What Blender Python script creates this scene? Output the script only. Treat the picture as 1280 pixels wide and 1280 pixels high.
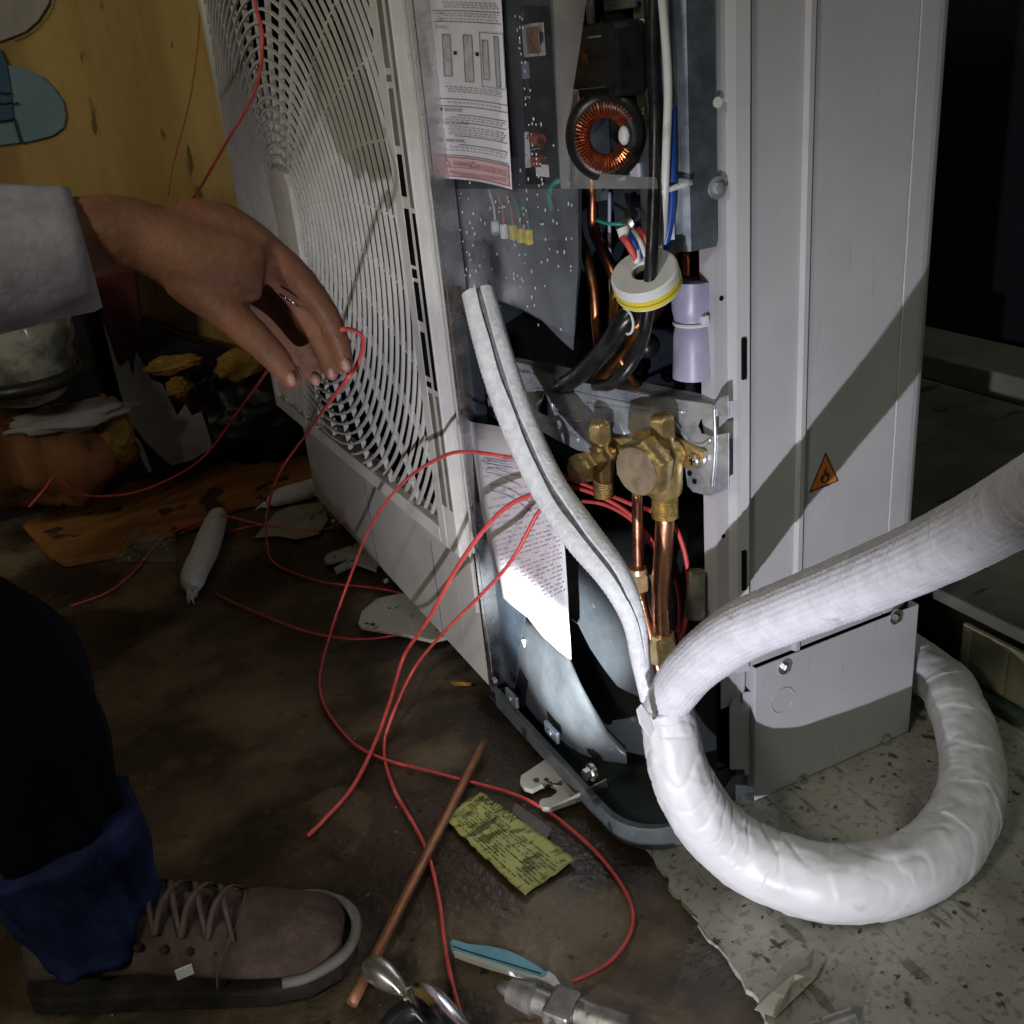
import bpy, bmesh, math, random
import numpy as np
from mathutils import Vector, Matrix, noise
random.seed(7)
S = bpy.context.scene
for o in list(bpy.data.objects): bpy.data.objects.remove(o)

# ---------------------------------------------------------------- camera
FOC = 1281.0; CAMH = 0.72
def _n(v): v = np.array(v, float); return v/np.linalg.norm(v)
_dn = _n((290, 2860, FOC)); _X = np.array((3035., -881., FOC)); _X = _n(_X-_dn*(_X@_dn)); _Z = -_dn; _Y = np.cross(_Z, _X)
ROT = np.stack([_X, _Y, _Z]); CAM = np.array([0, 0, CAMH])
cd = bpy.data.cameras.new('camera'); cam = bpy.data.objects.new('camera', cd); S.collection.objects.link(cam)
m = np.stack([ROT@[1, 0, 0], ROT@[0, -1, 0], ROT@[0, 0, -1]], axis=1)
M4 = Matrix([[*m[0], 0], [*m[1], 0], [*m[2], CAMH], [0, 0, 0, 1]]); cam.matrix_world = M4
cd.sensor_width = 36; cd.lens = FOC/1280*36; cd.clip_end = 100; cd.clip_start = 0.01
S.camera = cam

# ---------------------------------------------------------------- world, lights, exposure
W = bpy.data.worlds.new('World'); S.world = W; W.use_nodes = True
bg = W.node_tree.nodes['Background']; bg.inputs[0].default_value = (0.30, 0.36, 0.45, 1); bg.inputs[1].default_value = 0.022
S.view_settings.view_transform = 'Standard'; S.view_settings.look = 'None'; S.view_settings.exposure = 0; S.view_settings.gamma = 1
S.view_settings.use_curve_mapping = False
def lamp(kind, name, loc, target, energy, color, radius, angle=None, blend=1.0):
    l = bpy.data.lights.new(name, kind); l.energy = energy; l.color = color
    if kind == 'AREA': l.shape = 'DISK'; l.size = radius
    else: l.shadow_soft_size = radius
    if kind == 'SPOT': l.spot_size = math.radians(angle); l.spot_blend = blend
    o = bpy.data.objects.new(name, l); S.collection.objects.link(o); o.location = loc
    o.rotation_euler = (Vector(target)-Vector(loc)).to_track_quat('-Z', 'Y').to_euler()
    return o
TORCH = (-.28, -.08, .08)
lamp('SPOT', 'torch_beam', TORCH, (.396, .818, .152), 800, (.93, .96, 1.0), .007, 9.5, 1.0)
lamp('SPOT', 'torch_spill', TORCH, (.55, .83, .27), 41, (.91, .90, 1.0), .007, 55, 1.0)
lamp('AREA', 'left_fill', (-1.25, -.25, 1.55), (.5, .9, .2), 10.0, (1.0, .96, .80), .30)  # unseen soft fill, added behind and left of the camera
lamp('AREA', 'overhead_fill', (1.2, -1.1, 3.2), (.7, .6, .1), 7.5, (.97, 1.0, .82), .8)  # unseen overhead fill, added to lift the side panel, board and curb
lamp('SPOT', 'wall_fill', (-1.2, .3, 1.9), (.0, 2.1, .45), 11.0, (1.0, .88, .66), .15, 80, 1.0)  # unseen spot aimed at the plywood wall and its clutter

# ---------------------------------------------------------------- helpers: pixels of the photograph to points on real planes
def ray(px, py): return ROT@np.array([px-640, py-640, FOC])
def at(px, py, ax, v):
    r = ray(px, py); return CAM+r*((v-CAM[ax])/r[ax])
def X(px, py, v): return at(px, py, 0, v)
def Y(px, py, v): return at(px, py, 1, v)
def Zp(px, py, v): return at(px, py, 2, v)
def dist(px, py, d): r = ray(px, py); return CAM+_n(r)*d
DA = np.array([.405, .96, 0]); DB = np.array([.497, .662, 0]); DT = _n(DB-DA); DN = np.array([DT[1], -DT[0], 0])   # outward normal
if DN[0] > 0: DN = -DN
def DG(px, py, off=0.0):
    r = ray(px, py); p0 = DA+DN*off; return CAM+r*(((p0-CAM)@DN)/(r@DN))
def IN(px, py, d):
    r = ray(px, py); return CAM+r*max((.385+d)/r[0], (.66+d)/r[1])

def box(c, s, axes=None):
    c = np.array(c, float); a = np.eye(3) if axes is None else np.array(axes)
    v = [c+a[0]*s[0]/2*i+a[1]*s[1]/2*j+a[2]*s[2]/2*k for i in (-1, 1) for j in (-1, 1) for k in (-1, 1)]
    return v, [(0, 1, 3, 2), (4, 6, 7, 5), (0, 4, 5, 1), (2, 3, 7, 6), (0, 2, 6, 4), (1, 5, 7, 3)]
def bb(x0, x1, y0, y1, z0, z1): return box(((x0+x1)/2, (y0+y1)/2, (z0+z1)/2), (x1-x0, y1-y0, z1-z0))
def prism(pts, d):
    n = len(pts); p = [np.array(q, float) for q in pts]; d = np.array(d, float)
    v = p+[q+d for q in p]
    return v, [tuple(range(n)), tuple(range(2*n-1, n-1, -1))]+[(i, i+n, (i+1) % n+n, (i+1) % n) for i in range(n)]
def loft(rings, cap=True, closed=True):
    n = len(rings[0]); v = [p for r in rings for p in r]; f = []
    for i in range(len(rings)-1):
        for j in range(n if closed else n-1):
            a = i*n+j; b = i*n+(j+1) % n; f.append((a, b, b+n, a+n))
    if cap and closed: f.append(tuple(range(n-1, -1, -1))); f.append(tuple((len(rings)-1)*n+j for j in range(n)))
    return v, f
def smooth(pts, step=.006, closed=False):
    P = [np.array(p, float) for p in pts]; out = []
    for i in range(len(P)-1):
        p1, p2 = P[i], P[i+1]; p0 = P[i-1] if i else 2*p1-p2; p3 = P[i+2] if i+2 < len(P) else 2*p2-p1
        k = max(1, int(np.linalg.norm(p2[:3]-p1[:3])/step))
        for j in range(k):
            t = j/k; out.append(.5*((2*p1)+(-p0+p2)*t+(2*p0-5*p1+4*p2-p3)*t*t+(-p0+3*p1-3*p2+p3)*t**3))
    out.append(P[-1]); return out
def frames(P):
    T = []
    for i in range(len(P)):
        T.append(_n(P[min(i+1, len(P)-1)][:3]-P[max(i-1, 0)][:3]))
    u = np.cross(T[0], [0, 0, 1]); u = np.cross(T[0], [1, 0, 0]) if np.linalg.norm(u) < .1 else u; u = _n(u); F = []
    for t in T:
        u = _n(u-t*(u@t)); F.append((t, u, np.cross(t, u)))
    return F
def tube(pts, r, n=8, step=.006, sm=True, fn=None, cap=True):
    P = smooth(pts, step) if sm else [np.array(p, float) for p in pts]
    F = frames(P); R = []; s = 0
    for i, p in enumerate(P):
        if i: s += np.linalg.norm(P[i][:3]-P[i-1][:3])
        rr = p[3] if len(p) > 3 else (r[0]+(r[1]-r[0])*i/max(1, len(P)-1) if isinstance(r, tuple) else r)
        R.append([p[:3]+(F[i][1]*math.cos(a)+F[i][2]*math.sin(a))*(rr if fn is None else fn(s, a, rr)) for a in [2*math.pi*j/n for j in range(n)]])
    return loft(R, cap)
def cyl(a, b, r, n=20, r2=None, rot=0):
    a = np.array(a, float); b = np.array(b, float); t = _n(b-a); u = np.cross(t, [0, 0, 1])
    if np.linalg.norm(u) < .05: u = np.cross(t, [1, 0, 0])
    u = _n(u); w = np.cross(t, u); r2 = r if r2 is None else r2
    ring = lambda c, q: [c+(u*math.cos(2*math.pi*j/n+rot)+w*math.sin(2*math.pi*j/n+rot))*q for j in range(n)]
    return loft([ring(a, r), ring(b, r2)])
def lathe(o, ax, prof, n=24, rot=0):      # prof: (distance along axis, radius)
    o = np.array(o, float); t = _n(ax); u = np.cross(t, [0, 0, 1])
    if np.linalg.norm(u) < .05: u = np.cross(t, [1, 0, 0])
    u = _n(u); w = np.cross(t, u)
    return loft([[o+t*h+(u*math.cos(2*math.pi*j/n+rot)+w*math.sin(2*math.pi*j/n+rot))*r for j in range(n)] for h, r in prof])
def ball(c, r, nu=12, nv=8):
    c = np.array(c, float); r = np.array([r]*3 if np.isscalar(r) else r, float)
    return loft([[c+r*np.array([math.sin(b)*math.cos(2*math.pi*j/nu), math.sin(b)*math.sin(2*math.pi*j/nu), math.cos(b)]) for j in range(nu)] for b in [.02+(math.pi-.04)*i/nv for i in range(nv+1)]])

def mk(name, geo, mat, parent=None, sm=False, bevel=0, label=None, cat=None, group=None, kind=None, mods=(), solid=0):
    if isinstance(geo, tuple): geo = [geo]
    V = []; Fc = []
    for v, f in geo:
        k = len(V); V += [tuple(float(c) for c in p[:3]) for p in v]; Fc += [tuple(i+k for i in q) for q in f]
    if parent is not None:
        rt = parent
        while rt.parent: rt = rt.parent
        org = Vector(rt['_o']) if '_o' in rt else rt.location.copy()
    elif kind == 'structure': org = Vector((0, 0, 0))
    else:
        A = np.array(V); org = Vector((float(A[:, 0].mean()), float(A[:, 1].mean()), float(A[:, 2].min())))
    me = bpy.data.meshes.new(name); me.from_pydata([tuple(Vector(p)-org) for p in V], [], Fc); me.update()
    b = bmesh.new(); b.from_mesh(me); bmesh.ops.recalc_face_normals(b, faces=b.faces); b.to_mesh(me); b.free()
    me.materials.append(mat)
    o = bpy.data.objects.new(name, me); S.collection.objects.link(o)
    if parent is not None: o.parent = parent
    else: o.location = org
    if sm:
        for p in me.polygons: p.use_smooth = True
        if sm != 'all':
            mo = o.modifiers.new('split', 'EDGE_SPLIT'); mo.split_angle = math.radians(40)
    if solid: mo = o.modifiers.new('solid', 'SOLIDIFY'); mo.thickness = solid; mo.offset = 0
    if bevel:
        mo = o.modifiers.new('bevel', 'BEVEL'); mo.width = bevel; mo.segments = 2; mo.limit_method = 'ANGLE'
    if label: o['label'] = label
    if cat: o['category'] = cat
    if group: o['group'] = group
    if kind: o['kind'] = kind
    return o
def thing(name, label, cat, loc, group=None):
    o = bpy.data.objects.new(name, None); S.collection.objects.link(o); o.location = Vector([float(c) for c in loc]); o.empty_display_size = .05
    o['label'] = label; o['category'] = cat
    if group: o['group'] = group
    return o
def text(name, body, o, u, v, size, mat, parent, w=None):
    c = bpy.data.curves.new('t', 'FONT'); c.body = body; c.size = 1; c.resolution_u = 2
    to = bpy.data.objects.new('t', c); S.collection.objects.link(to)
    bpy.context.view_layer.update()
    me = bpy.data.meshes.new_from_object(to.evaluated_get(bpy.context.evaluated_depsgraph_get()))
    V = np.array([list(p.co) for p in me.vertices]); Fs = [tuple(p.vertices) for p in me.polygons]
    bpy.data.objects.remove(to); bpy.data.curves.remove(c); bpy.data.meshes.remove(me)
    V = V-[V[:, 0].min(), V[:, 1].min(), 0]; sx = size if w is None else w/V[:, 0].max()
    u = _n(u); v = _n(v); pts = [np.array(o)+u*p[0]*sx+v*p[1]*size for p in V]
    return mk(name, (pts, Fs), mat, parent)

def mks(name, geos, *a, **k): return [mk(name, g, *a, **k) for g in geos]
# ---------------------------------------------------------------- materials
def mat(name, col, rough=.5, metal=0, var=.12, scale=30, bump=0, bscale=80, col2=None, lo=.4, hi=.6, spec=.5, trans=0, stretch=None, aniso=None, coat=0):
    m = bpy.data.materials.new(name); m.use_nodes = True; N = m.node_tree.nodes; L = m.node_tree.links
    P = N['Principled BSDF']; P.inputs['Roughness'].default_value = rough; P.inputs['Metallic'].default_value = metal
    P.inputs['Specular IOR Level'].default_value = spec; P.inputs['Coat Weight'].default_value = coat
    tc = N.new('ShaderNodeTexCoord'); vec = tc.outputs['Object']
    if stretch:
        mp = N.new('ShaderNodeMapping'); mp.inputs['Scale'].default_value = stretch[:3]
        if len(stretch) > 3: mp.inputs['Rotation'].default_value = (0, 0, stretch[3])
        L.new(vec, mp.inputs[0]); vec = mp.outputs[0]
    no = N.new('ShaderNodeTexNoise'); no.inputs['Scale'].default_value = scale; no.inputs['Detail'].default_value = 8; no.inputs['Roughness'].default_value = .65; L.new(vec, no.inputs['Vector'])
    cr = N.new('ShaderNodeValToRGB'); L.new(no.outputs[0], cr.inputs[0])
    c1 = tuple(c*(1-var) for c in col); c2 = tuple(min(1, c*(1+var)) for c in col) if col2 is None else col2
    cr.color_ramp.elements[0].position = lo; cr.color_ramp.elements[0].color = (*c1, 1); cr.color_ramp.elements[1].position = hi; cr.color_ramp.elements[1].color = (*c2, 1)
    L.new(cr.outputs[0], P.inputs['Base Color'])
    mr = N.new('ShaderNodeMapRange'); L.new(no.outputs[0], mr.inputs[0]); mr.inputs[1].default_value = .3; mr.inputs[2].default_value = .7
    mr.inputs[3].default_value = max(0, rough-.08); mr.inputs[4].default_value = min(1, rough+.1); L.new(mr.outputs[0], P.inputs['Roughness'])
    if bump:
        n2 = N.new('ShaderNodeTexNoise'); n2.inputs['Scale'].default_value = bscale; n2.inputs['Detail'].default_value = 5; L.new(vec, n2.inputs['Vector'])
        b = N.new('ShaderNodeBump'); b.inputs['Strength'].default_value = bump; b.inputs['Distance'].default_value = .002; L.new(n2.outputs[0], b.inputs['Height']); L.new(b.outputs[0], P.inputs['Normal'])
    return m
def spots(m, color, scale, thr, soft=.03, stretch=None, fac=1.0, rough=None, off=0):   # stains with a shape of their own over the base colour
    N = m.node_tree.nodes; L = m.node_tree.links; P = N['Principled BSDF']; src = P.inputs['Base Color'].links[0].from_socket
    tc = N.new('ShaderNodeTexCoord'); mp = N.new('ShaderNodeMapping'); L.new(tc.outputs['Object'], mp.inputs[0]); mp.inputs['Location'].default_value = (off, off*.7, 0)
    if stretch: mp.inputs['Scale'].default_value = stretch[:3]; mp.inputs['Rotation'].default_value = (0, 0, stretch[3])
    no = N.new('ShaderNodeTexNoise'); no.inputs['Scale'].default_value = scale; no.inputs['Detail'].default_value = 5; L.new(mp.outputs[0], no.inputs['Vector'])
    mr = N.new('ShaderNodeMapRange'); L.new(no.outputs[0], mr.inputs[0]); mr.inputs[1].default_value = thr; mr.inputs[2].default_value = thr+soft; mr.inputs[4].default_value = fac
    mx = N.new('ShaderNodeMix'); mx.data_type = 'RGBA'; L.new(mr.outputs[0], mx.inputs[0]); L.new(src, mx.inputs[6]); mx.inputs[7].default_value = (*color, 1)
    L.new(mx.outputs[2], P.inputs['Base Color'])
    if rough is not None:
        rs = P.inputs['Roughness'].links[0].from_socket; m2 = N.new('ShaderNodeMix'); L.new(mr.outputs[0], m2.inputs[0]); L.new(rs, m2.inputs[2]); m2.inputs[3].default_value = rough; L.new(m2.outputs[0], P.inputs['Roughness'])
    return m
def film(name, col, alpha, rough=.08):
    m = bpy.data.materials.new(name); m.use_nodes = True; N = m.node_tree.nodes; L = m.node_tree.links; P = N['Principled BSDF']
    P.inputs['Base Color'].default_value = (*col, 1); P.inputs['Roughness'].default_value = rough; P.inputs['Specular IOR Level'].default_value = .8
    t = N.new('ShaderNodeBsdfTransparent'); x = N.new('ShaderNodeMixShader'); tc = N.new('ShaderNodeTexCoord'); no = N.new('ShaderNodeTexNoise'); no.inputs['Scale'].default_value = 18; L.new(tc.outputs['Object'], no.inputs['Vector'])
    mr = N.new('ShaderNodeMapRange'); mr.inputs[1].default_value = .3; mr.inputs[2].default_value = .75; mr.inputs[3].default_value = alpha*.5; mr.inputs[4].default_value = alpha*1.6; L.new(no.outputs[0], mr.inputs[0]); L.new(mr.outputs[0], x.inputs[0])
    b = N.new('ShaderNodeBump'); b.inputs['Strength'].default_value = .5; b.inputs['Distance'].default_value = .004; L.new(no.outputs[0], b.inputs['Height']); L.new(b.outputs[0], P.inputs['Normal'])
    L.new(t.outputs[0], x.inputs[1]); L.new(P.outputs[0], x.inputs[2]); L.new(x.outputs[0], N['Material Output'].inputs[0]); return m
M = {}
M['cream'] = spots(mat('cream_paint', (.60, .59, .555), .42, var=.05, scale=14, bump=.08, bscale=600), (.30, .27, .2), 60, .70, .05, fac=.5)
M['cream_grille'] = mat('grille_plastic', (.72, .705, .67), .5, var=.07, scale=20, bump=.1, bscale=300)
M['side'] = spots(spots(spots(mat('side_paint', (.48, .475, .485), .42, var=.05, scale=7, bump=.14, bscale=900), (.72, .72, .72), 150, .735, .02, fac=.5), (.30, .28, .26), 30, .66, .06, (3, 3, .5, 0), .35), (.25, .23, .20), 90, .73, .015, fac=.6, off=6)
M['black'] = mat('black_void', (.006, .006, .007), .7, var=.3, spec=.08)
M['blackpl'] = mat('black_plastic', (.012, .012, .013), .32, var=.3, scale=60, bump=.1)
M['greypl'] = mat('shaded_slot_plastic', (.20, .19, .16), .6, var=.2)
M['navy'] = mat('dark_slate_panel', (.035, .045, .058), .4, var=.25, scale=25, bump=.1)
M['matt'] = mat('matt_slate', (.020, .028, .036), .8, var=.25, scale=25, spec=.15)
M['galv'] = spots(mat('galvanised_steel', (.46, .50, .54), .33, metal=.62, var=.22, scale=45, bump=.1, bscale=200), (.62, .64, .66), 28, .55, .02, fac=.6)
M['galvside'] = mat('galvanised_channel', (.30, .35, .40), .38, metal=.8, var=.2, scale=30, bump=.08)
M['steel'] = mat('bright_screw_steel', (.7, .7, .7), .25, metal=1, var=.1)
M['brass'] = mat('brass', (.58, .42, .18), .32, metal=.75, var=.25, scale=60, bump=.15, bscale=300, spec=.5)
M['nutbrass'] = mat('nut_brass', (.85, .68, .36), .35, metal=.6, var=.12, scale=80, bump=.1)
M['brassface'] = mat('satin_brass', (.42, .33, .22), .5, metal=.6, var=.15, scale=90, bump=.15, bscale=500)
M['copper'] = spots(mat('copper', (.78, .38, .24), .3, metal=1, var=.12, scale=40, bump=.08, bscale=150), (.35, .14, .07), 35, .6, .08, fac=.6)
M['oldcopper'] = spots(mat('tarnished_copper', (.55, .24, .10), .35, metal=1, var=.25, scale=30, bump=.1), (.12, .04, .05), 14, .52, .12, fac=.9)
M['dullcopper'] = mat('dull_copper', (.33, .15, .075), .5, metal=.5, var=.2, scale=50, bump=.1)
M['winding'] = mat('enamelled_wire', (.55, .13, .05), .22, metal=.7, var=.3, scale=200)
M['foam'] = mat('white_foam', (.80, .82, .84), .6, var=.1, scale=120, bump=.5, bscale=260)
M['foamin'] = mat('slit_filler', (.20, .21, .22), .85, var=.25, scale=160, bump=.6, bscale=200)
M['hose'] = spots(mat('corrugated_foam_skin', (.70, .70, .75), .48, var=.07, scale=60, bump=.3, bscale=300), (.40, .39, .33), 50, .66, .05, (1, 1, 1, 0), .6)
M['tape'] = spots(mat('white_wrap_tape', (.72, .72, .73), .42, var=.05, scale=18, bump=.35, bscale=45), (.5, .49, .44), 22, .63, .05, fac=.5)
M['paper'] = mat('white_paper', (.78, .76, .80), .7, var=.04, scale=14, bump=.1)
M['pink'] = mat('pink_print', (.72, .50, .52), .7, var=.05)
M['ink'] = mat('grey_print', (.17, .17, .20), .8, var=.1)
M['inkfaint'] = mat('pale_print', (.48, .44, .50), .8, var=.12)
M['inkblack'] = mat('black_print', (.02, .02, .02), .7)
M['inkred'] = mat('red_print', (.42, .13, .15), .7)
M['red'] = mat('red_wire', (.72, .095, .085), .42, var=.15, scale=40, bump=.1)
M['orangewire'] = mat('orange_wire', (.50, .13, .03), .5, var=.15)
M['white'] = mat('white_plastic', (.75, .76, .74), .35, var=.05)
M['yellow'] = mat('yellow_plastic', (.75, .62, .05), .4, var=.08)
M['blue'] = mat('blue_wire', (.02, .09, .42), .35, var=.1)
M['green'] = mat('green_wire', (.02, .30, .20), .4, var=.1)
M['greytube'] = mat('grey_sleeve', (.36, .34, .46), .35, var=.1, scale=30, bump=.2, bscale=40)
M['jacket'] = spots(mat('dark_sound_jacket', (.024, .029, .032), .45, var=.2, scale=12, bump=.12, bscale=120), (.10, .11, .115), 130, .68, .03, fac=.6)
M['jacket2'] = spots(mat('grey_rubber_sheet', (.055, .062, .066), .34, var=.25, scale=10, bump=.15, bscale=40), (.025, .025, .025), 75, .70, .02, (1, 1, .35, 0), .8)
M['pan'] = spots(mat('pan_paint', (.14, .16, .165), .35, metal=.3, var=.2, scale=16, bump=.1), (.03, .03, .03), 22, .64, .03, fac=.8)
M['panin'] = mat('pan_inner', (.03, .04, .04), .3, var=.3, scale=20)
M['foot'] = spots(mat('foot_paint', (.52, .52, .46), .45, var=.07, scale=20), (.05, .04, .035), 48, .63, .02, fac=1)
M['film'] = film('clear_film', (.42, .45, .50), .13)
M['film2'] = film('milky_film', (.45, .46, .46), .34, .15)
M['drop'] = mat('drop_and_glint', (.6, .62, .66), .05, var=.1, spec=1, coat=1)
M['card'] = spots(spots(mat('yellow_card', (.50, .52, .17), .55, var=.12, scale=20), (.10, .10, .02), 42, .52, .06, (1, 2.2, 1, .75), .85), (.14, .13, .03), 16, .6, .06, fac=.7, off=3)
M['chrome'] = mat('chrome', (.75, .76, .78), .12, metal=1, var=.06, scale=20, bump=.05)
M['dullmetal'] = spots(mat('cast_tool_metal', (.30, .29, .26), .42, metal=.7, var=.2, scale=50, bump=.2), (.08, .07, .06), 60, .62, .04, fac=.7)
M['lightblue'] = mat('pale_blue_plastic', (.20, .50, .68), .35, var=.1)
M['skin'] = spots(mat('skin', (.23, .105, .060), .52, var=.2, scale=16, bump=.6, bscale=150, spec=.28), (.30, .12, .08), 24, .52, .12, fac=.6)
M['sleeve'] = mat('pale_knit_cloth', (.33, .31, .36), .85, var=.12, scale=40, bump=.6, bscale=130, spec=.08)
M['coat'] = mat('black_cloth', (.008, .008, .012), .9, var=.3, scale=20, bump=.5, bscale=60, spec=.08)
M['jeans'] = mat('blue_denim', (.014, .021, .065), .85, var=.55, scale=9, bump=.5, bscale=120, spec=.08)
M['darkjeans'] = mat('dark_denim', (.0025, .003, .007), .9, var=.4, scale=30, bump=.5, bscale=100, spec=.08)
M['suede'] = mat('brown_suede', (.085, .060, .050), .9, var=.25, scale=40, bump=.5, bscale=200, spec=.08)
M['lace'] = mat('shoe_lace', (.11, .08, .07), .85, var=.15, bump=.4, bscale=300, spec=.08)
M['rubber'] = mat('pale_rubber', (.13, .12, .105), .6, var=.15)
M['sole'] = mat('dark_sole', (.03, .026, .022), .8, var=.3, spec=.08)
M['hair'] = mat('dark_hair', (.01, .008, .006), .6, var=.3)
M['glassy'] = film('crumpled_clear_plastic', (.5, .48, .42), .25, .06)
M['maroon'] = mat('maroon_cloth', (.07, .02, .022), .85, var=.3, scale=20, bump=.4, spec=.08)
M['blackcloth'] = mat('black_bag_plastic', (.010, .009, .009), .45, var=.4, scale=12, bump=.5, bscale=25)
M['yrag'] = mat('yellow_scrap', (.36, .20, .03), .8, var=.4, scale=18, bump=.5, bscale=50)
M['brownw'] = mat('brown_timber', (.14, .06, .025), .8, var=.5, scale=9, bump=.4, bscale=30, stretch=(1, 1, .2), spec=.08)
M['greyw'] = mat('weathered_timber', (.17, .15, .12), .8, var=.3, scale=16, bump=.4)
M['torn'] = mat('torn_sheet', (.30, .285, .27), .7, var=.1, scale=14, bump=.2)
M['glassjar'] = mat('smoky_tub', (.24, .24, .20), .25, var=.6, scale=14, bump=.3, bscale=12, coat=.4)

# ---------------------------------------------------------------- setting: ground, board, platform, curb, walls
g = mat('wet_concrete', (.068, .046, .030), .42, var=.35, scale=5, col2=(.20, .155, .095), lo=.42, hi=.62, bump=1.0, bscale=120)
spots(g, (.022, .015, .011), 3.2, .50, .05, fac=.75, rough=.22, off=1.3)
spots(g, (.15, .13, .085), 70, .69, .02, fac=.8)
spots(g, (.012, .008, .006), 45, .66, .03, fac=.8, off=5)
spots(g, (.12, .095, .06), 9, .60, .03, fac=.5, off=7)
V = []; Fc = []; n = 150
for i in range(n+1):
    for j in range(n+1):
        x = -1.2+3.2*i/n; y = -.6+3.6*j/n
        V.append((x, y, .0022*noise.noise(Vector((x*9, y*9, 0)))+.0012*noise.noise(Vector((x*40, y*40, 3)))-.002))
for i in range(n):
    for j in range(n): a = i*(n+1)+j; Fc.append((a, a+n+1, a+n+2, a+1))
mk('ground', (V, Fc), g, kind='structure', sm='all')
mk('far_ground', ([(-12, -12, -.02), (12, -12, -.02), (12, 12, -.02), (-12, 12, -.02)], [(0, 1, 2, 3)]), g, kind='structure')

bm_ = mat('spattered_board', (.38, .375, .32), .6, var=.16, scale=9, bump=.35, bscale=60)
spots(bm_, (.10, .09, .07), 7, .56, .14, (1, 1, 1, 0), .55)
spots(bm_, (.03, .025, .02), 40, .645, .05, (1.5, .9, 1, .6), .9)
spots(bm_, (.13, .12, .10), 130, .56, .05, (1, 1, 1, 0), .5, off=14)
spots(bm_, (.045, .036, .028), 95, .66, .02, (1, 1, 1, 0), .9, off=4)
spots(bm_, (.05, .04, .03), 16, .615, .05, (3.5, .8, 1, -.35), .6, off=8)
spots(bm_, (.42, .42, .36), 26, .66, .03, (2, 1, 1, .4), .5, off=11)
edge = [(745, 985), (768, 1022), (778, 1030), (800, 1052), (822, 1078), (834, 1092), (838, 1112), (850, 1120), (862, 1138), (880, 1160), (905, 1192), (925, 1222), (942, 1243), (955, 1262), (962, 1278), (972, 1300)]
pts = [Zp(p[0], p[1], .004) for p in edge]
for k in range(len(pts)-1): pass
ed2 = []
for a, b in zip(pts[:-1], pts[1:]):
    for t in (0, .33, .66): q = a+(b-a)*t; ed2.append(q+np.array([random.uniform(-.0025, .0025), random.uniform(-.0025, .0025), 0]))
ed2 += [np.array([.42, .2, .004]), np.array([.45, -.1, .004]), np.array([1.6, -.1, .004]), np.array([1.6, 1.3, .004]), np.array([.45, 1.3, .004]), np.array([.43, .9, .004])]
mk('floor_board', prism(ed2, (0, 0, -.0075)), bm_, label='large pale paint-spattered sheet lying on the floor under the insulated loop', cat='floor sheet')

pl = spots(mat('platform_top', (.15, .16, .135), .7, var=.25, scale=6, bump=.3, bscale=40), (.02, .018, .014), 10, .60, .05, (1, 3, 1, .3), .7)
mk('platform', bb(.87, 1.60, -.6, 2.2, .088, .104), pl, kind='structure', bevel=.003)
mk('platform_base', bb(.895, 1.60, -.55, 2.15, -.02, .0875), mat('platform_side', (.035, .03, .02), .8, var=.5, scale=7, bump=.4), kind='structure')
mk('curb', bb(1.45, 1.60, -.6, 2.2, .1045, .150), mat('curb_grey', (.26, .27, .22), .75, var=.15, scale=8, bump=.3), kind='structure', bevel=.004)
dk = mat('night_black_backdrop', (.004, .006, .010), .8, var=.2)
mk('night_backdrop', bb(1.605, 1.65, -2, 4, -.1, 3), dk, label='near-black backdrop added for the unlit night behind the platform', cat='wall')  # near-black sheet standing in for the unlit night beyond the curb
# crate panel fixed in front of the platform at right
ct = thing('crate', 'yellow green ribbed crate side beside the loop of wrapped pipe', 'crate', (.86, .55, 0))
cm = spots(mat('ochre_crate', (.25, .24, .16), .6, var=.2, scale=10, bump=.3), (.12, .10, .05), 12, .55, .08, (1, 1, .3, 0), .6)
mk('panel', bb(.862, .868, .20, .70, .018, .083), cm, ct, bevel=.001)
for k in range(9): mk('rib', bb(.858, .8618, .690-.05*k-.004, .690-.05*k+.004, .022, .080), cm, ct, bevel=.001)
mk('rail', bb(.845, .8615, .20, .72, .0045, .0175), mat('green_rail', (.05, .075, .055), .5, var=.2), ct, bevel=.002)

# plywood wall at left
pw = mat('yellow_plywood', (.46, .27, .06), .62, var=.16, scale=3.5, bump=.3, bscale=20, stretch=(2.5, 1, .35), col2=(.60, .41, .14), lo=.32, hi=.7)
spots(pw, (.13, .07, .02), 11, .635, .03, (2.2, 1, .6, .35), .9)
spots(pw, (.22, .13, .035), 4, .56, .08, (1.5, 1, .5, 0), .6, off=9)
spots(pw, (.55, .38, .12), 20, .68, .06, (1, 1, .5, .5), .5, off=5)
mk('plywood_wall', bb(-2.0, .9, 2.15, 2.17, .12, 2.2), pw, label='scuffed yellow plywood wall behind the fan grille', cat='wall')
mk('left_wall', bb(-2.0, .9, 2.175, 2.25, -.02, 2.2), M['black'], kind='structure')
# orange brown plank lying along the foot of the wall
om = spots(mat('orange_plank', (.36, .155, .045), .6, var=.3, scale=8, bump=.3, stretch=(.6, 2, 1)), (.05, .022, .012), 14, .60, .03, fac=.9)
pk = [(28, 655), (60, 640), (130, 618), (205, 580), (290, 552), (385, 535), (410, 610), (300, 630), (230, 660), (175, 672), (150, 690), (120, 695), (80, 702), (60, 690)]
mk('fallen_plank', prism([Zp(a, b, .012) for a, b in pk], (0, 0, -.011)), om, label='orange brown plank lying on the floor along the foot of the left wall', cat='plank', bevel=.001)

# ================================================================ OUTDOOR UNIT
U = thing('air_conditioner', 'open cream outdoor air conditioner unit with its service cover removed', 'air conditioner', (.385, .66, 0))
YE = .96; YL = 1.70; XF = .385; TOP = .93
def gx(y): return .372-.027*(y-.975)
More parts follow.
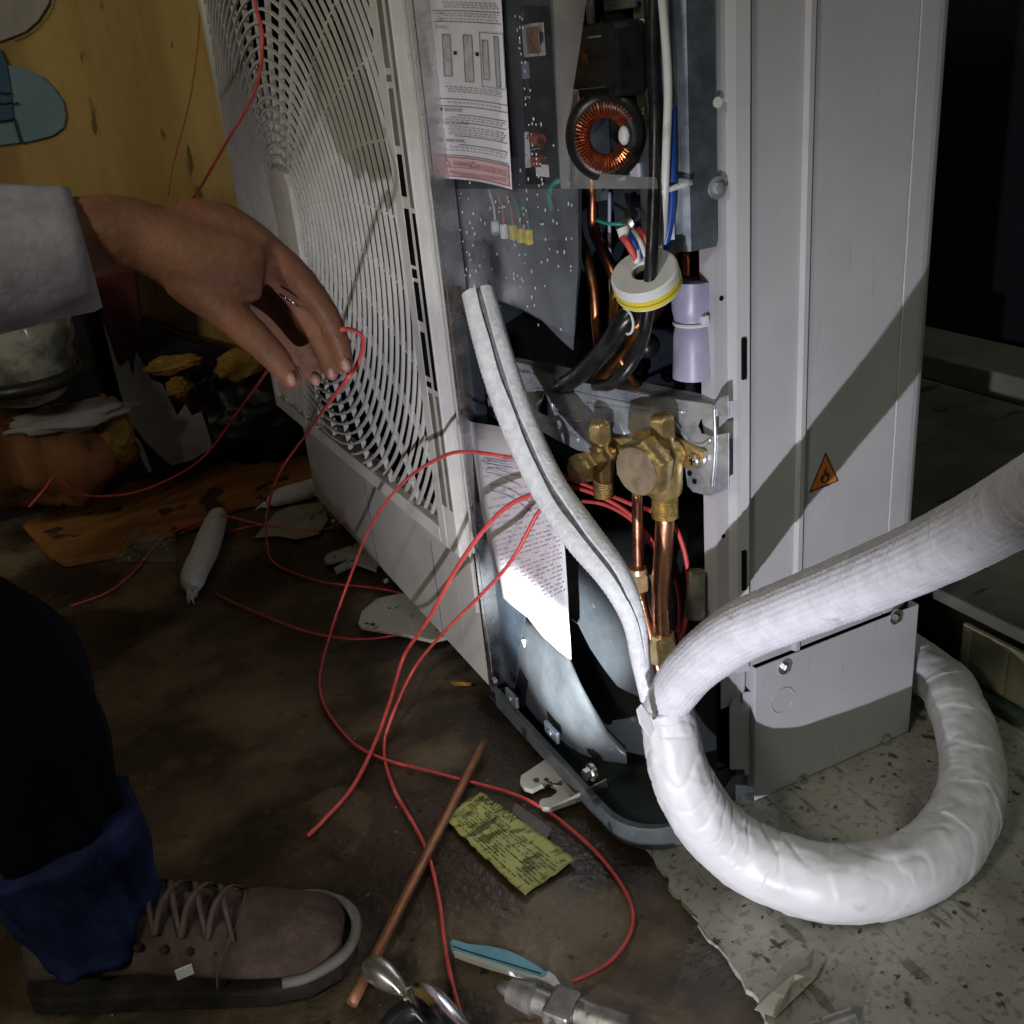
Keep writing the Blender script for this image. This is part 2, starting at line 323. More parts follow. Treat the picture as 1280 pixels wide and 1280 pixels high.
# casing
mk('front_margin', [bb(XF, XF+.0012, YE+.0, 1.035, .03, TOP)], M['cream'], U, bevel=.0004)
mk('front_bottom_panel', bb(XF, XF+.0012, 1.0352, YL, .03, .228), M['cream'], U)
mk('front_top_panel', bb(XF, XF+.0012, 1.0352, YL, .895, TOP), M['cream'], U)
mk('front_left_margin', bb(XF, XF+.0012, 1.685, YL, .2282, .8948), M['cream'], U)
mk('edge_flange', [bb(XF-.003, XF, YE-.0015, YE+.004, .03, TOP), bb(XF+.0013, XF+.022, YE-.0015, YE, .03, TOP)], M['steel'], U)
mk('margin_ridge', [bb(XF-.004, XF-.0002, .9735, .9765, .13, TOP)], M['cream'], U, bevel=.001)
mks('margin_slot', [bb(XF-.0009, XF-.0001, .966, .9685, z, z+.055) for z in (.20, .60)], M['black'], U)
mk('left_side_panel', bb(XF+.0014, .745, YL-.0012, YL, .03, TOP), M['cream'], U)
mk('top_panel', bb(XF-.002, .747, .664, YL+.001, TOP+.0004, TOP+.004), M['cream'], U)
mk('back_panel', bb(.744, .7455, .70, YL-.002, .03, TOP), M['cream'], U)
mks('panel_seam', [bb(XF-.0010, XF-.0001, 1.365, 1.3665, .03, .2), bb(XF-.0010, XF-.0001, 1.11, 1.1115, .03, .17)], M['ink'], U)
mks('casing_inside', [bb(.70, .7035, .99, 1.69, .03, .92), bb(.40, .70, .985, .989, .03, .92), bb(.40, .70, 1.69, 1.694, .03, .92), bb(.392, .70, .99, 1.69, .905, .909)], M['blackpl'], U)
# grille: rings clipped to a rectangle, radial ribs, hub cover
GY0, GY1, GZ0, GZ1 = 1.028, 1.694, .226, .892; HY, HZ = 1.405, .545
GG = []
def strip(pts_yz, depth, th, outward=0.0):
    """blade following a path in the grille plane"""
    rings = []
    P = [np.array(p) for p in pts_yz]
    for i, p in enumerate(P):
        t = _n(P[min(i+1, len(P)-1)]-P[max(i-1, 0)]); nn = np.array([-t[1], t[0]])*th/2
        rr = math.hypot(p[0]-HY, p[1]-HZ); bow = -.012*max(0, 1-(rr/.38)**2)
        x = gx(p[0])+bow+outward; a = p+nn; b = p-nn
        rings.append([np.array([x, a[0], a[1]]), np.array([x, b[0], b[1]]), np.array([x+depth, b[0], b[1]]), np.array([x+depth, a[0], a[1]])])
    return loft(rings)
for k in range(33):
    r = .052+.0144*k; segs = []; cur = []
    nseg = max(40, int(r*360))
    for i in range(nseg+1):
        a = 2*math.pi*i/nseg; y = HY+r*math.cos(a); z = HZ+r*math.sin(a)
        ins = GY0 < y < GY1 and GZ0 < z < GZ1
        if ins: cur.append((y, z))
        if (not ins or i == nseg) and len(cur) > 1: segs.append(cur); cur = []
        elif not ins: cur = []
    if segs: mks('grille_ring', [strip(s, .0038, .0030) for s in segs], M['cream_grille'], U)
for k in range(30):
    a = 2*math.pi*(k+.5)/30; pts = []
    for i in range(60):
        r = .05+.009*i; y = HY+r*math.cos(a+.25*(r/.4)); z = HZ+r*math.sin(a+.25*(r/.4))
        if GY0 < y < GY1 and GZ0 < z < GZ1: pts.append((y, z))
        else: break
    if len(pts) > 1: mk('grille_rib', strip(pts, .007, .0022, .002), M['cream_grille'], U)
mk('hub_cover', prism([(gx(1.4)-.016, HY+dy, HZ+dz) for dy, dz in [(-.05, -.10), (.045, -.10), (.05, -.09), (.05, .045), (.035, .062), (0, .068), (-.04, .062), (-.052, .045)]], (.012, 0, 0)), M['cream_grille'], U, bevel=.003)
def frame_bar(y0, y1, z0, z1, name='grille_frame'):
    c = [(gx(y)-.002, y, z) for y, z in ((y0, z0), (y1, z0), (y1, z1), (y0, z1))]
    mk(name, prism(c, (.013, 0, 0)), M['cream_grille'], U, bevel=.0015)
frame_bar(1.008, GY0, .205, GZ1+.01); frame_bar(GY1, 1.715, .205, GZ1+.01); frame_bar(GY0+.0002, GY1-.0002, .205, GZ0); frame_bar(GY0+.0002, GY1-.0002, GZ1, GZ1+.01)
frame_bar(.9765, 1.0078, .205, TOP-.03, 'slot_plate')
def slot(y0, y1, z0, z1, m): mk('black_slot' if m == 'black' else 'grey_slot', prism([(gx(y)-.0027, y, z) for y, z in ((y0, z0), (y1, z0), (y1-.001, z1), (y0, z1))], (.0008, 0, 0)), M[m], U)  # flat strips
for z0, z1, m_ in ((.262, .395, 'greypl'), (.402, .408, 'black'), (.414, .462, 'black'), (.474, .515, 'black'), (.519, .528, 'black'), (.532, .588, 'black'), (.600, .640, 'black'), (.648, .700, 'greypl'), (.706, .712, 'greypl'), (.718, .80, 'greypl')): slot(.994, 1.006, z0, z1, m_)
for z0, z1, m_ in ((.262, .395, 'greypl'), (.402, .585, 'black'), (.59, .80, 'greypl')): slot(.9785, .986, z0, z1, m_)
# fan behind the grille
fan = mk('fan_hub', lathe((.43, HY, HZ), (1, 0, 0), [(0, .03), (.005, .06), (.10, .065)], 32), M['blackpl'], U, sm=True)
for k in range(3):
    rr = []
    for i in range(7):
        r = .06+.042*i; a0 = k*2.094+i*.06; w = .5+.09*i
        rr.append([np.array([.44+.07*(t/6), HY+r*math.cos(a0+w*(t/6-.5)), HZ+r*math.sin(a0+w*(t/6-.5))]) for t in range(7)])
    mk('fan_blade', loft(rr, cap=False, closed=False), mat('fan_grey', (.10, .10, .105), .4) if k == 0 else bpy.data.materials['fan_grey'], U, sm='all', solid=.003)
mk('fan_shroud', [loft([[(x, HY+.325*math.cos(a), HZ+.325*math.sin(a)) for a in [2*math.pi*j/64 for j in range(64)]] for x in (.40, .46)], cap=False)], M['blackpl'], U, sm='all')

# side panel (extruded profile)
prof = [(.500, .690), (.500, .672), (.513, .672), (.517, .6645), (.527, .6615), (.531, .667), (.5835, .667), (.5855, .6625), (.5895, .6625), (.5915, .667), (.700, .667), (.7015, .6695), (.703, .667), (.722, .667)]
for k in range(1, 7): a = math.pi/2*k/6; prof.append((.722+.023*math.sin(a), .690-.023*math.cos(a)))
prof.append((.745, .698))
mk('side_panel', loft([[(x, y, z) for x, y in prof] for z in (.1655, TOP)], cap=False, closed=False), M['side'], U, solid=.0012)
mk('side_flange_lower', bb(.503, .531, .672, .673, .125, .165), M['side'], U)
mks('side_slot', [bb(.5195, .5235, .6600, .6622, z0, z1) for z0, z1 in ((.455, .49), (.255, .295))], M['black'], U)
for z in (.31, .524): mk('screw_hole', cyl((.507, .6712, z), (.507, .672, z), .0022, 12), M['black'], U)
# lower side cover
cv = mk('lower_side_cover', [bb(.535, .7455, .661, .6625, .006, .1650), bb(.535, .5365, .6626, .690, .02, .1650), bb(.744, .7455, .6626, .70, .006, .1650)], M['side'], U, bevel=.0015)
mk('cover_flange', prism([(x, .668, z) for x, z in [(.5345, .045), (.5345, .135), (.527, .137), (.5245, .121), (.521, .137), (.513, .134), (.510, .125), (.510, .052), (.527, .045), (.529, .036), (.5345, .036)]], (0, .0012, 0)), M['side'], cv)
for px, py in ((981, 833), (1120, 771), (1106, 925), (1003, 975)):
    c = Y(px, py, .661); b = mk('hex_screw', [lathe(c, (0, -1, 0), [(-.001, .0085), (.0008, .0085), (.001, .006)], 20), lathe(c, (0, -1, 0), [(.001, .0048), (.0045, .0048), (.0052, .004)], 6)], M['steel'], cv, sm=True)
c = Y(978, 875, .661)
mks('knockout', [tube([c+np.array([.014*math.cos(a), -.0003, .014*math.sin(a)]) for a in [2*math.pi*k/24+s for k in range(11)]], .0007, 5) for s in (.2, 3.3)], M['side'], cv)

# flame warning triangle
tri = [Y(1032, 565, .6665), Y(1048, 601, .6665), Y(1011, 616, .6665)]; cc = sum(tri)/3
om2 = mat('orange_sticker', (.60, .20, .03), .4, var=.08)
st = mk('flame_warning_sticker', prism([cc+(p-cc)*1.0 for p in tri], (0, -.0004, 0)), M['inkblack'], U)
mk('orange_face', prism([cc+(p-cc)*.86-np.array([0, .0005, 0]) for p in tri], (0, -.0003, 0)), om2, st)
fl = [(0, -7), (-4, -5), (-5, -1), (-3, 3), (-2, 1), (-1, 6), (1, 10), (1, 5), (3, 2), (3, 5), (5, 0), (4, -5)]
fc = cc+np.array([0, -.0009, -.001]); mk('flame_mark', prism([fc+np.array([a*.0011, 0, b*.00095]) for a, b in fl], (0, -.0002, 0)), M['inkblack'], st)
mk('flame_mark', prism([fc+np.array([a*.0005, -.0003, b*.0005-.002]) for a, b in fl], (0, -.0002, 0)), om2, st)
mk('flame_base_line', prism([fc+np.array([a*.001, 0, b*.001]) for a, b in [(-6, -9), (6, -9), (6, -10.2), (-6, -10.2)]], (0, -.0002, 0)), M['inkblack'], st)

# base pan
pp = [(.385, .955)]+[(.385, .70)]
for k in range(1, 8): a = math.pi/2*k/8; pp.append((.435-.05*math.cos(a), .70-.052*math.sin(a)))
pp += [(.435, .648), (.495, .650), (.515, .672), (.74, .672)]
pm = smooth([np.array([x, y, 0]) for x, y in pp], .012)
R = []
for p in pm:
    R.append([p+np.array([0, 0, z])+np.array([q, q*.6, 0]) for q, z in ((.004, .004), (0, .010), (0, .030), (-.003, .034), (-.003, .037), (.003, .037), (.003, .010))])
mk('base_pan_lip', loft(R), M['pan'], U, sm=True)
mk('base_pan_floor', prism([(x+.002, y+.002, .012) for x, y in pp]+[(.74, .98, .012), (.387, .98, .012)], (0, 0, -.004)), M['panin'], U)
mk('base_tray', bb(.40, .735, .99, 1.68, .012, .030), M['pan'], U)
for px, py in ((640, 872), (690, 915)):
    c = X(px, py, .383); mk('lip_tab', [box(c+np.array([0, 0, 0]), (.004, .028, .014)), cyl(c+[-.0021, 0, 0], c+[-.004, 0, 0], .004, 12)], M['galvside'], U, bevel=.001)
c = X(738, 966, .380); mk('pan_bolt', [lathe(c, (-1, 0, 0), [(-.004, .009), (0, .009), (.001, .0055)], 20), lathe(c, (-1, 0, 0), [(.001, .006), (.007, .006)], 6)], M['steel'], U, sm=True)
c = X(618, 852, .383); mk('pan_bolt', [lathe(c, (-1, 0, 0), [(-.002, .006), (.003, .006), (.004, .003)], 12)], M['steel'], U, sm=True)
# mounting feet with slots
def foot(poly, z=.010, h=-.006): return mk('mounting_foot', prism([Zp(a, b, z) for a, b in poly], (0, 0, h)), M['foot'], U, bevel=.0008)
f1 = foot([(693, 941), (651, 969), (650, 977), (655, 984), (665, 987), (676, 981), (687, 979), (695, 983), (696, 990), (688, 996), (677, 998), (674, 1002), (678, 1009), (688, 1010), (760, 985), (745, 965), (715, 945)])
mk('foot_fold', prism([Zp(688, 1010, .011), Zp(760, 984, .011), Zp(758, 975, .028)], (.001, .002, 0)), M['foot'], f1)
foot([(448, 778), (452, 764), (470, 748), (492, 743), (560, 735), (580, 790), (540, 800), (510, 793), (470, 786), (452, 783)])
foot([(405, 698), (409, 692), (448, 678), (480, 690), (470, 712), (446, 703), (420, 714), (417, 709), (434, 700), (433, 696), (413, 702), (407, 702)])
for px, py in ((400, 640), (417, 652), (483, 727)):
    c = X(px, py, .381); mk('foot_screw', lathe(c, (-1, 0, 0), [(-.002, .005), (.004, .005), (.005, .003)], 8), M['steel'], U, sm=True)

# inner linings
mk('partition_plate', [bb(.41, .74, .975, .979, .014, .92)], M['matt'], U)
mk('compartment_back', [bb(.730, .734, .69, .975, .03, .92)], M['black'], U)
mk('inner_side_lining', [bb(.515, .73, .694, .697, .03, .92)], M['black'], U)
mk('front_stiffener', prism([X(a, b, .402) for a, b in [(574, 395), (583, 440), (600, 600), (612, 700), (624, 858), (640, 862), (656, 770), (640, 690), (622, 600), (604, 500), (598, 395)]], (.002, 0, 0)), M['matt'], U)
# electrical box: slate plate with a window, PCB deep inside
mks('electrical_box_plate', [prism([X(a, b, .43) for a, b in q], (.002, 0, 0)) for q in (
    [(500, -60), (644, -60), (655, 230), (500, 230)], [(500, 230.5), (725, 230.5), (724, 330), (716, 420), (640, 382), (560, 352), (545, 300)])], M['navy'], U)
mk('box_frame_strip', prism([X(a, b, .428) for a, b in [(684, -60), (705, -60), (712, 120), (705, 160), (709, 236), (700, 236), (694, 120)]], (.002, 0, 0)), M['galvside'], U)
mk('box_frame_strip', prism([X(a, b, .4275) for a, b in [(640, -60), (683, -60), (684, 8), (641, 6)]], (.002, 0, 0)), M['navy'], U)
pcb = mk('circuit_board', prism([X(a, b, .50) for a, b in [(600, -80), (860, -80), (840, 245), (600, 245)]], (.002, 0, 0)), mat('pcb_dark', (.008, .014, .010), .35, var=.5, scale=60), U)
# components behind the window
def bx(name, px, py, d, w, h, dep, m, par=U, bev=.0006):
    c = IN(px, py, d); k = np.linalg.norm(c-CAM)/FOC; return mk(name, box(c, (dep, w*k*1.25, h*k)), M[m], par, bevel=bev)
tf = bx('transformer', 667, 50, .055, 32, 34, .006, 'white')
c = IN(669, 50, .048); mk('copper_winding', [cyl(c+[-.002, -.010+.0021*i, -.010], c+[-.002, -.010+.0021*i, .010], .0011, 6) for i in range(10)], M['copper'], tf)
bx('resistor', 655, 88, .05, 10, 18, .006, 'greytube')
c = IN(655, 88, .055); mk('resistor_lead', cyl(c+[0, .006, .022], c+[0, -.006, -.022], .0016, 8), mat('gold_lead', (.9, .5, .1), .25, metal=1), U)
for px, py, c_ in ((640, 60, 'green'), (643, 117, 'green')): bx('capacitor', px, py, .06, 12, 16, .004, 'blackpl')
ch = bx('coil_carrier', 655, 187, .05, 14, 40, .006, 'white')
for j, z in enumerate((.008, -.001, -.010)):
    if j == 1: continue
    c = IN(675, 187, .046); mk('copper_coil', [tube([c+np.array([.004*math.cos(a), .012-.0020*a/6.28, z+.0045*math.sin(a)]) for a in [k*.6 for k in range(90)]], .0007, 5)], M['winding'], ch)
c = IN(668, 187, .044); mk('coil_pin', cyl(c+[0, .008, 0], c+[0, -.012, .002], .001, 6), M['steel'], ch)
bx('printed_tag', 678, 213, .045, 24, 14, .002, 'white')
cap = bx('choke_block', 760, 75, .05, 78, 78, .03, 'blackpl', bev=.005)
mk('mould_edge', [tube([IN(a, b, .030) for a, b in q], .0007, 6) for q in ([(715, 113), (760, 108), (783, 102), (790, 85), (789, 55)], [(735, 47), (760, 45), (785, 50)])], M['galvside'], cap)
bx('copper_dot', 731, 73, .03, 8, 9, .002, 'oldcopper')
for i in range(8):
    bx('terminal', 800+random.uniform(-6, 6), 25+i*22+random.uniform(-5, 5), .035, random.uniform(5, 11), random.uniform(4, 9), .003, random.choice(['white', 'galvside', 'white', 'steel']))
for px, py, w, h in ((770, 218, 28, 12), (792, 212, 20, 16), (775, 6, 50, 10), (738, 15, 10, 26), (648, 20, 18, 10)): bx('board_piece', px, py, .052, w, h, .003, 'paper' if py > 200 else 'galvside')
bx('black_relay', 683, 160, .06, 22, 66, .02, 'blackpl'); bx('black_relay', 708, 78, .042, 11, 84, .003, 'black')
for k in range(26):
    px = random.uniform(645, 815); py = random.uniform(5, 230)
    if 700 < px < 815 and 30 < py < 225: continue
    bx('small_component', px, py, random.uniform(.06, .09), random.uniform(4, 9), random.uniform(3, 9), .004, random.choice(['blackpl', 'galvside', 'blackpl', 'greytube', 'copper']))
# toroid choke
tc_ = IN(757, 170, .035); ta = _n(-(tc_-CAM)+np.array([0, 0, -.1])); tu = _n(np.cross(ta, [0, 0, 1])); tw = np.cross(tu, ta)
def tor(a, b, R_, r_, ez=1.1): return tc_+(tu*math.cos(a)*1+tw*math.sin(a)*ez)*(R_+r_*math.cos(b))+ta*r_*math.sin(b)
tr = mk('toroid_choke', loft([[tor(2*math.pi*i/40, 2*math.pi*j/14, .0215, .0085) for j in range(14)] for i in range(40)]+[[tor(0, 2*math.pi*j/14, .0215, .0085) for j in range(14)]], cap=False), M['blackpl'], U, sm='all')
wn = []
for k in range(46):
    a = math.pi+.55+k*(5.2/45); 
    wn.append(tube([tor(a+.02*math.sin(b), b, .0215, .0096) for b in [1.45+j*.36 for j in range(8)]], .0006 if k % 2 else .0008, 5, sm=False))
mk('copper_winding', wn, M['winding'], tr)
mk('white_clip', ball(tc_+tu*.0135*(1 if (tu@(ROT.T[0] if False else ROT[:, 0])) > 0 else -1)+ta*.006, (.004, .005, .007)), M['white'], tr, sm='all')
# heatsink strip behind toroid
mks('heat_sink', [bb(.455, .47, IN(728, 200, .07)[1]-.004*k-.001, IN(728, 200, .07)[1]-.004*k, .60, .72) for k in range(6)], M['galvside'], U)
# vertical galvanised channel at the corner and its hardware
gp = [(.456, .705), (.456, .676), (.4625, .671), (.4655, .675), (.472, .672), (.4755, .6675), (.4995, .6675), (.4995, .690)]
mk('corner_channel', loft([[(x, y, z) for x, y in gp] for z in (.567, .92)], cap=False, closed=False), M['galvside'], U, solid=.0012)
for px, py in ((897, 235),):
    c = Y(px, py, .667); mk('channel_screw', [lathe(c, (0, -1, 0), [(-.0015, .0085), (.0006, .0085), (.0008, .006)], 20), lathe(c, (0, -1, 0), [(.001, .0045), (.0035, .0045), (.0040, .003)], 6)], M['galv'], U, sm=True)
c = Y(897, 128, .667); mk('channel_hole', cyl(c, c+[0, -.0006, 0], .004, 14), M['white'], U)
c = Y(855, 155, .70); mk('channel_grommet', box(c, (.012, .003, .032)), M['black'], U, bevel=.004)
mk('inner_column', [bb(.452, .50, .715, .74, .58, .92)], M['navy'], U)

# clear film over the electronics, droplets, warning label
def sheetpoly(px, x, nx=10, ny=14, amp=.003, seed=0):
    (a, b, c_, d_) = [np.array(q, float) for q in px]; V = []; F = []
    for i in range(ny+1):
        for j in range(nx+1):
            u = j/nx; v = i/ny; q = (a*(1-u)+b*u)*(1-v)+(d_*(1-u)+c_*u)*v
            p = X(q[0], q[1], x+amp*noise.noise(Vector((u*2.5+seed, v*3, seed)))); V.append(p)
    for i in range(ny):
        for j in range(nx): k = i*(nx+1)+j; F.append((k, k+1, k+nx+2, k+nx+1))
    return V, F
mk('clear_film', sheetpoly([(512, -40), (700, -40), (722, 300), (548, 300)], .410, 12, 20, .004), M['film'], U, sm='all')
mk('clear_film', prism([X(a, b, .409) for a, b in [(546, 236), (722, 236), (722, 330), (716, 438), (700, 424), (675, 398), (640, 380), (600, 367), (560, 356)]], (.0006, 0, 0)), M['film'], U)
mk('film_flap', prism([X(a, b, .406) for a, b in [(690, -40), (738, -40), (724, 60), (716, 110), (712, 160), (712, 236), (701, 236), (696, 130)]], (.0005, 0, 0)), M['film2'], U)
mk('film_flap', prism([X(a, b, .412) for a, b in [(700, 110), (722, 112), (728, 145), (722, 205), (735, 216), (820, 222), (822, 236), (706, 236)]], (.0005, 0, 0)), M['film2'], U)
dr = []
for k in range(230):
    px = random.uniform(548, 716); py = random.gauss(300, 60) if k % 3 else random.uniform(20, 240)
    if k % 3 == 0: px = random.choice([random.uniform(525, 532)+py*.11, random.uniform(640, 650)+py*.13])
    if py > 355+(px-560)*.5 or px < 514+py*.13 or py < 0: continue
    dr.append(ball(X(px, py, .4075), (.0007, random.uniform(.0006, .0014), random.uniform(.0006, .0020)), 6, 4))
d = mk('water_droplets', dr, M['drop'], U, sm='all'); d['kind'] = 'stuff'
LBc = [(535, -45), (624, -45), (640, 237), (549, 223)]
def lbl(u, v, x=.4015):        # label coordinates 0..1 -> point (v down, from v=0 at picture top edge)
    a, b, c_, d_ = [np.array(q, float) for q in LBc]; q = (a*(1-u)+b*u)*(1-v)+(d_*(1-u)+c_*u)*v; q[1] += 6*math.sin(u*3.14)*-v*.6
    return X(q[0], q[1], x)
V = []; F = []
for i in range(21):
    for j in range(9): V.append(lbl(j/8, i/20, .4025))
for i in range(20):
    for j in range(8): k = i*9+j; F.append((k, k+1, k+10, k+9))
LB = mk('instruction_label', (V, F), M['paper'], U, sm='all', solid=.0003)
def lrect(name, u0, v0, u1, v1, m, x=.4019, par=LB):
    n = 5; V = [lbl(u0+(u1-u0)*j/n, v, x) for v in (v0, v1) for j in range(n+1)]
    return (V, [(j, j+1, n+2+j, n+1+j) for j in range(n)])
def vpx(py): return (py+45)/(283 if py > 200 else 275)
lines = []; faint = []; blk = []
def ln(u0, u1, py, t=1.0, L_=lines): v = (py+45)/275; lines_ = L_; lines_.append(lrect('', u0, v, u1, v+t/275, None))
for py, u0, u1 in ((14, .03, .97), (28, .03, .97), (127, .05, 1.0), (136, .05, 1.0), (147, .30, .98), (157, .3, .97), (174, .25, .97), (185, .3, .97), (199, .05, .97)): ln(u0, u1, py, .9)
for py in (3, 6, 9, 17, 20, 24, 111, 114, 117, 131, 150, 153, 162, 165, 168, 171, 188, 192):
    u = .12+random.random()*.08
    while u < .93:
        w = random.uniform(.02, .07); faint.append(lrect('', u, (py+45)/275, min(.96, u+w), (py+46.6)/275, None)); u += w+.018
mks('label_rule', lines, M['ink'], LB); t = mk('small_print', faint, M['inkfaint'], LB); t['kind'] = 'stuff'
for py in (139, 156, 178): blk.append(lrect('', .055, (py+45)/275, .095, (py+49)/275, None))
for py in (146, 162, 172, 187): blk.append(lrect('', .065, (py+45)/275, .085, (py+47.5)/275, None))
for u in (.29, .595): blk.append(lrect('', u, (66+45)/275, u+.05, (71+45)/275, None))
mks('bullet', blk, M['inkblack'], LB)
dg = []
for u0, u1, p0, p1 in ((.14, .25, 45, 98), (.43, .55, 45, 104), (.69, .77, 50, 99), (.86, .92, 44, 106)):
    dg.append(lrect('', u0, (p0+45)/275, u1, (p1+45)/275, None))
mks('diagram', dg, mat('diagram_grey', (.50, .50, .52), .7, var=.2, scale=90), LB)
dl = []
for u0, u1, p0, p1 in ((.14, .25, 45, 98), (.43, .55, 45, 104), (.69, .77, 50, 99), (.86, .92, 44, 106), (.66, .99, 40, 108)):
    for a, b, c_, d_ in ((u0, p0, u1, p0+.7), (u0, p1, u1, p1+.7), (u0, p0, u0+.008, p1), (u1, p0, u1+.008, p1)): dl.append(lrect('', a, (b+45)/275, c_, (d_+45)/275, None, .4014))
mk('diagram_outline', dl, M['ink'], LB, kind='stuff')
mk('warning_band', [lrect('', .03, (202+45)/275, .975, (227+45)/275, None, .4016)], M['pink'], LB)
mks('warning_band_border', [lrect('', a, (b+45)/275, c_, (d_+45)/275, None, .4013) for a, b, c_, d_ in ((.03, 202, .975, 202.9), (.03, 226, .975, 227), (.03, 202, .04, 227), (.965, 202, .975, 227), (.03, 214.5, .975, 215.2))], M['inkred'], LB)
def ltext(name, body, u, py, w, h, m):
    o_ = lbl(u, (py+45)/275, .4009); ud = lbl(u+w, (py+45)/275, .4009)-o_; vd = lbl(u, (py+35)/275, .4009)-o_; wl = np.linalg.norm(ud)
    text(name, body, o_, ud, vd, h*np.linalg.norm(vd)/10*1.35, m, LB, w=wl)
ltext('lettering', 'WARNING', .20, 213, .24, 6, M['inkred']); ltext('lettering', 'RISK OF ELECTRIC SHOCK', .53, 213.5, .40, 6, M['inkred'])
ltext('lettering', 'TURN OFF THE POWER BEFORE WORKING ON THE ELECTRICAL ROOM', .06, 223, .86, 5, M['inkred'])
ltext('lettering', 'SERVICE PORT', .12, 143.5, .25, 4.2, M['inkblack']); ltext('lettering', 'ELECTRICAL WORK', .12, 160, .33, 4.2, M['inkblack']); ltext('lettering', 'REPAIR WORK', .12, 182.5, .26, 4.2, M['inkblack'])
ltext('lettering', 'CAUTION', .06, 19.5, .12, 3.4, M['ink']); ltext('lettering', 'MOUNTING', .06, 37.5, .16, 4, M['ink'])
def ltri(u, py, s, m, nm='warning_triangle'):
    a = lbl(u, (py-s+45)/275, .4008); b = lbl(u-.045*s/8, (py+45)/275, .4008); c_ = lbl(u+.045*s/8, (py+45)/275, .4008); g_ = (a+b+c_)/3
    q = [a, b, c_, g_+(a-g_)*.7, g_+(b-g_)*.7, g_+(c_-g_)*.7]; mk(nm, (q, [(0, 1, 4, 3), (1, 2, 5, 4), (2, 0, 3, 5)]), m, LB)
ltri(.12, 213.5, 9, M['inkred']); ltri(.48, 213.5, 9, M['inkred']); ltri(.12, 27, 6, M['ink'])

# connectors under the film
for i, (px, py, cn) in enumerate(((619, 285, 'white'), (630, 289, 'white'), (641, 290, 'yellow'), (651, 294, 'yellow'), (661, 296, 'yellow'))):
    cxx = mk('wire_connector', box(X(px, py, .424), (.006, .0075, .014)), M[cn], U, bevel=.0015)
    mk('connector_wire', tube([X(px, py-9, .424), X(px-2, py-28, .427), X(px-8, py-48, .43)], .0011, 6), M[('white', 'red', 'red', 'green', 'green')[i]], cxx)
# wires and tubes inside
def wire(name, pts, r, m, d=.03, par=U, n=8): return mk(name, tube([IN(p[0], p[1], p[2] if len(p) > 2 else d) for p in pts], r, n), M[m], par, sm='all')
wire('copper_tube', [(721, 150, .085), (722, 235, .08), (722, 285, .08), (733, 320, .075), (742, 360, .075), (746, 412, .075), (750, 450, .08)], .0048, 'oldcopper')
wire('copper_tube', [(741, 150, .08), (741, 240, .07), (742, 285, .07), (756, 318, .065), (769, 350, .065), (768, 405, .065), (775, 455, .08)], .0050, 'oldcopper')
wire('copper_tube', [(850, 300, .09), (825, 375, .07), (790, 420, .07), (752, 470, .08), (735, 500, .09)], .0068, 'oldcopper')
wire('copper_tube', [(762, 425, .07), (785, 465, .08), (800, 488, .10)], .0036, 'oldcopper')
wire('copper_tube', [(860, 290, .09), (862, 340, .09), (864, 400, .09)], .006, 'oldcopper'); wire('copper_tube', [(878, 290, .09), (876, 360, .09)], .006, 'oldcopper')
wire('grey_wire', [(762, 240, .08), (762, 300, .08), (764, 380, .08)], .0016, 'greytube')
wire('black_cable', [(818, -40, .016), (817, 60, .016), (820, 150, .014), (818, 250, .004), (814, 330, -.006), (808, 400, .0), (795, 445, .02), (768, 478, .035), (745, 482, .06)], .0052, 'blackpl')
wire('black_cable', [(810, -40, .02), (814, 90, .018), (820, 170, .016), (822, 240, .012), (818, 300, .01)], .0038, 'blackpl')
wire('black_sleeve', [(805, 378, .03), (780, 402, .035), (755, 438, .04), (722, 470, .05), (690, 490, .07)], .0085, 'blackpl', n=12)
mk('cable_tie', tube([IN(783, 402, .030)+np.array([0, .010*math.cos(a), .010*math.sin(a)]) for a in [0.2+k*.35 for k in range(14)]], .0011, 6), M['white'], U)
wire('white_wire', [(824, -40, .000), (831, 40, .000), (835, 110, .000), (833, 180, .000), (831, 240, .004), (828, 300, .014), (822, 335, .018)], .0032, 'white')
wire('blue_wire', [(812, -40, .018), (818, 30, .018), (820, 80, .018), (817, 130, .018)], .0025, 'blue')
wire('blue_wire', [(839, 130, .008), (840, 230, .008), (837, 280, .010), (828, 320, .016), (824, 335, .02)], .0032, 'blue')
wire('red_wire', [(820, 290, .03), (828, 320, .022), (822, 338, .02)], .0030, 'red')
wire('green_wire', [(700, 225, .04), (690, 232, .038), (686, 245, .038), (690, 262, .04)], .0022, 'green'); wire('green_wire', [(745, 275, .05), (762, 280, .05), (778, 280, .05)], .0015, 'green')
wire('cable_tie_strap', [(826, 240, .004), (845, 234, .003), (864, 228, .002)], .0022, 'white')
mk('ground_screw', lathe(IN(786, 281, .05), (-.8, -.4, .3), [(0, .006), (.003, .006), (.004, .003)], 12), M['steel'], U, sm=True)
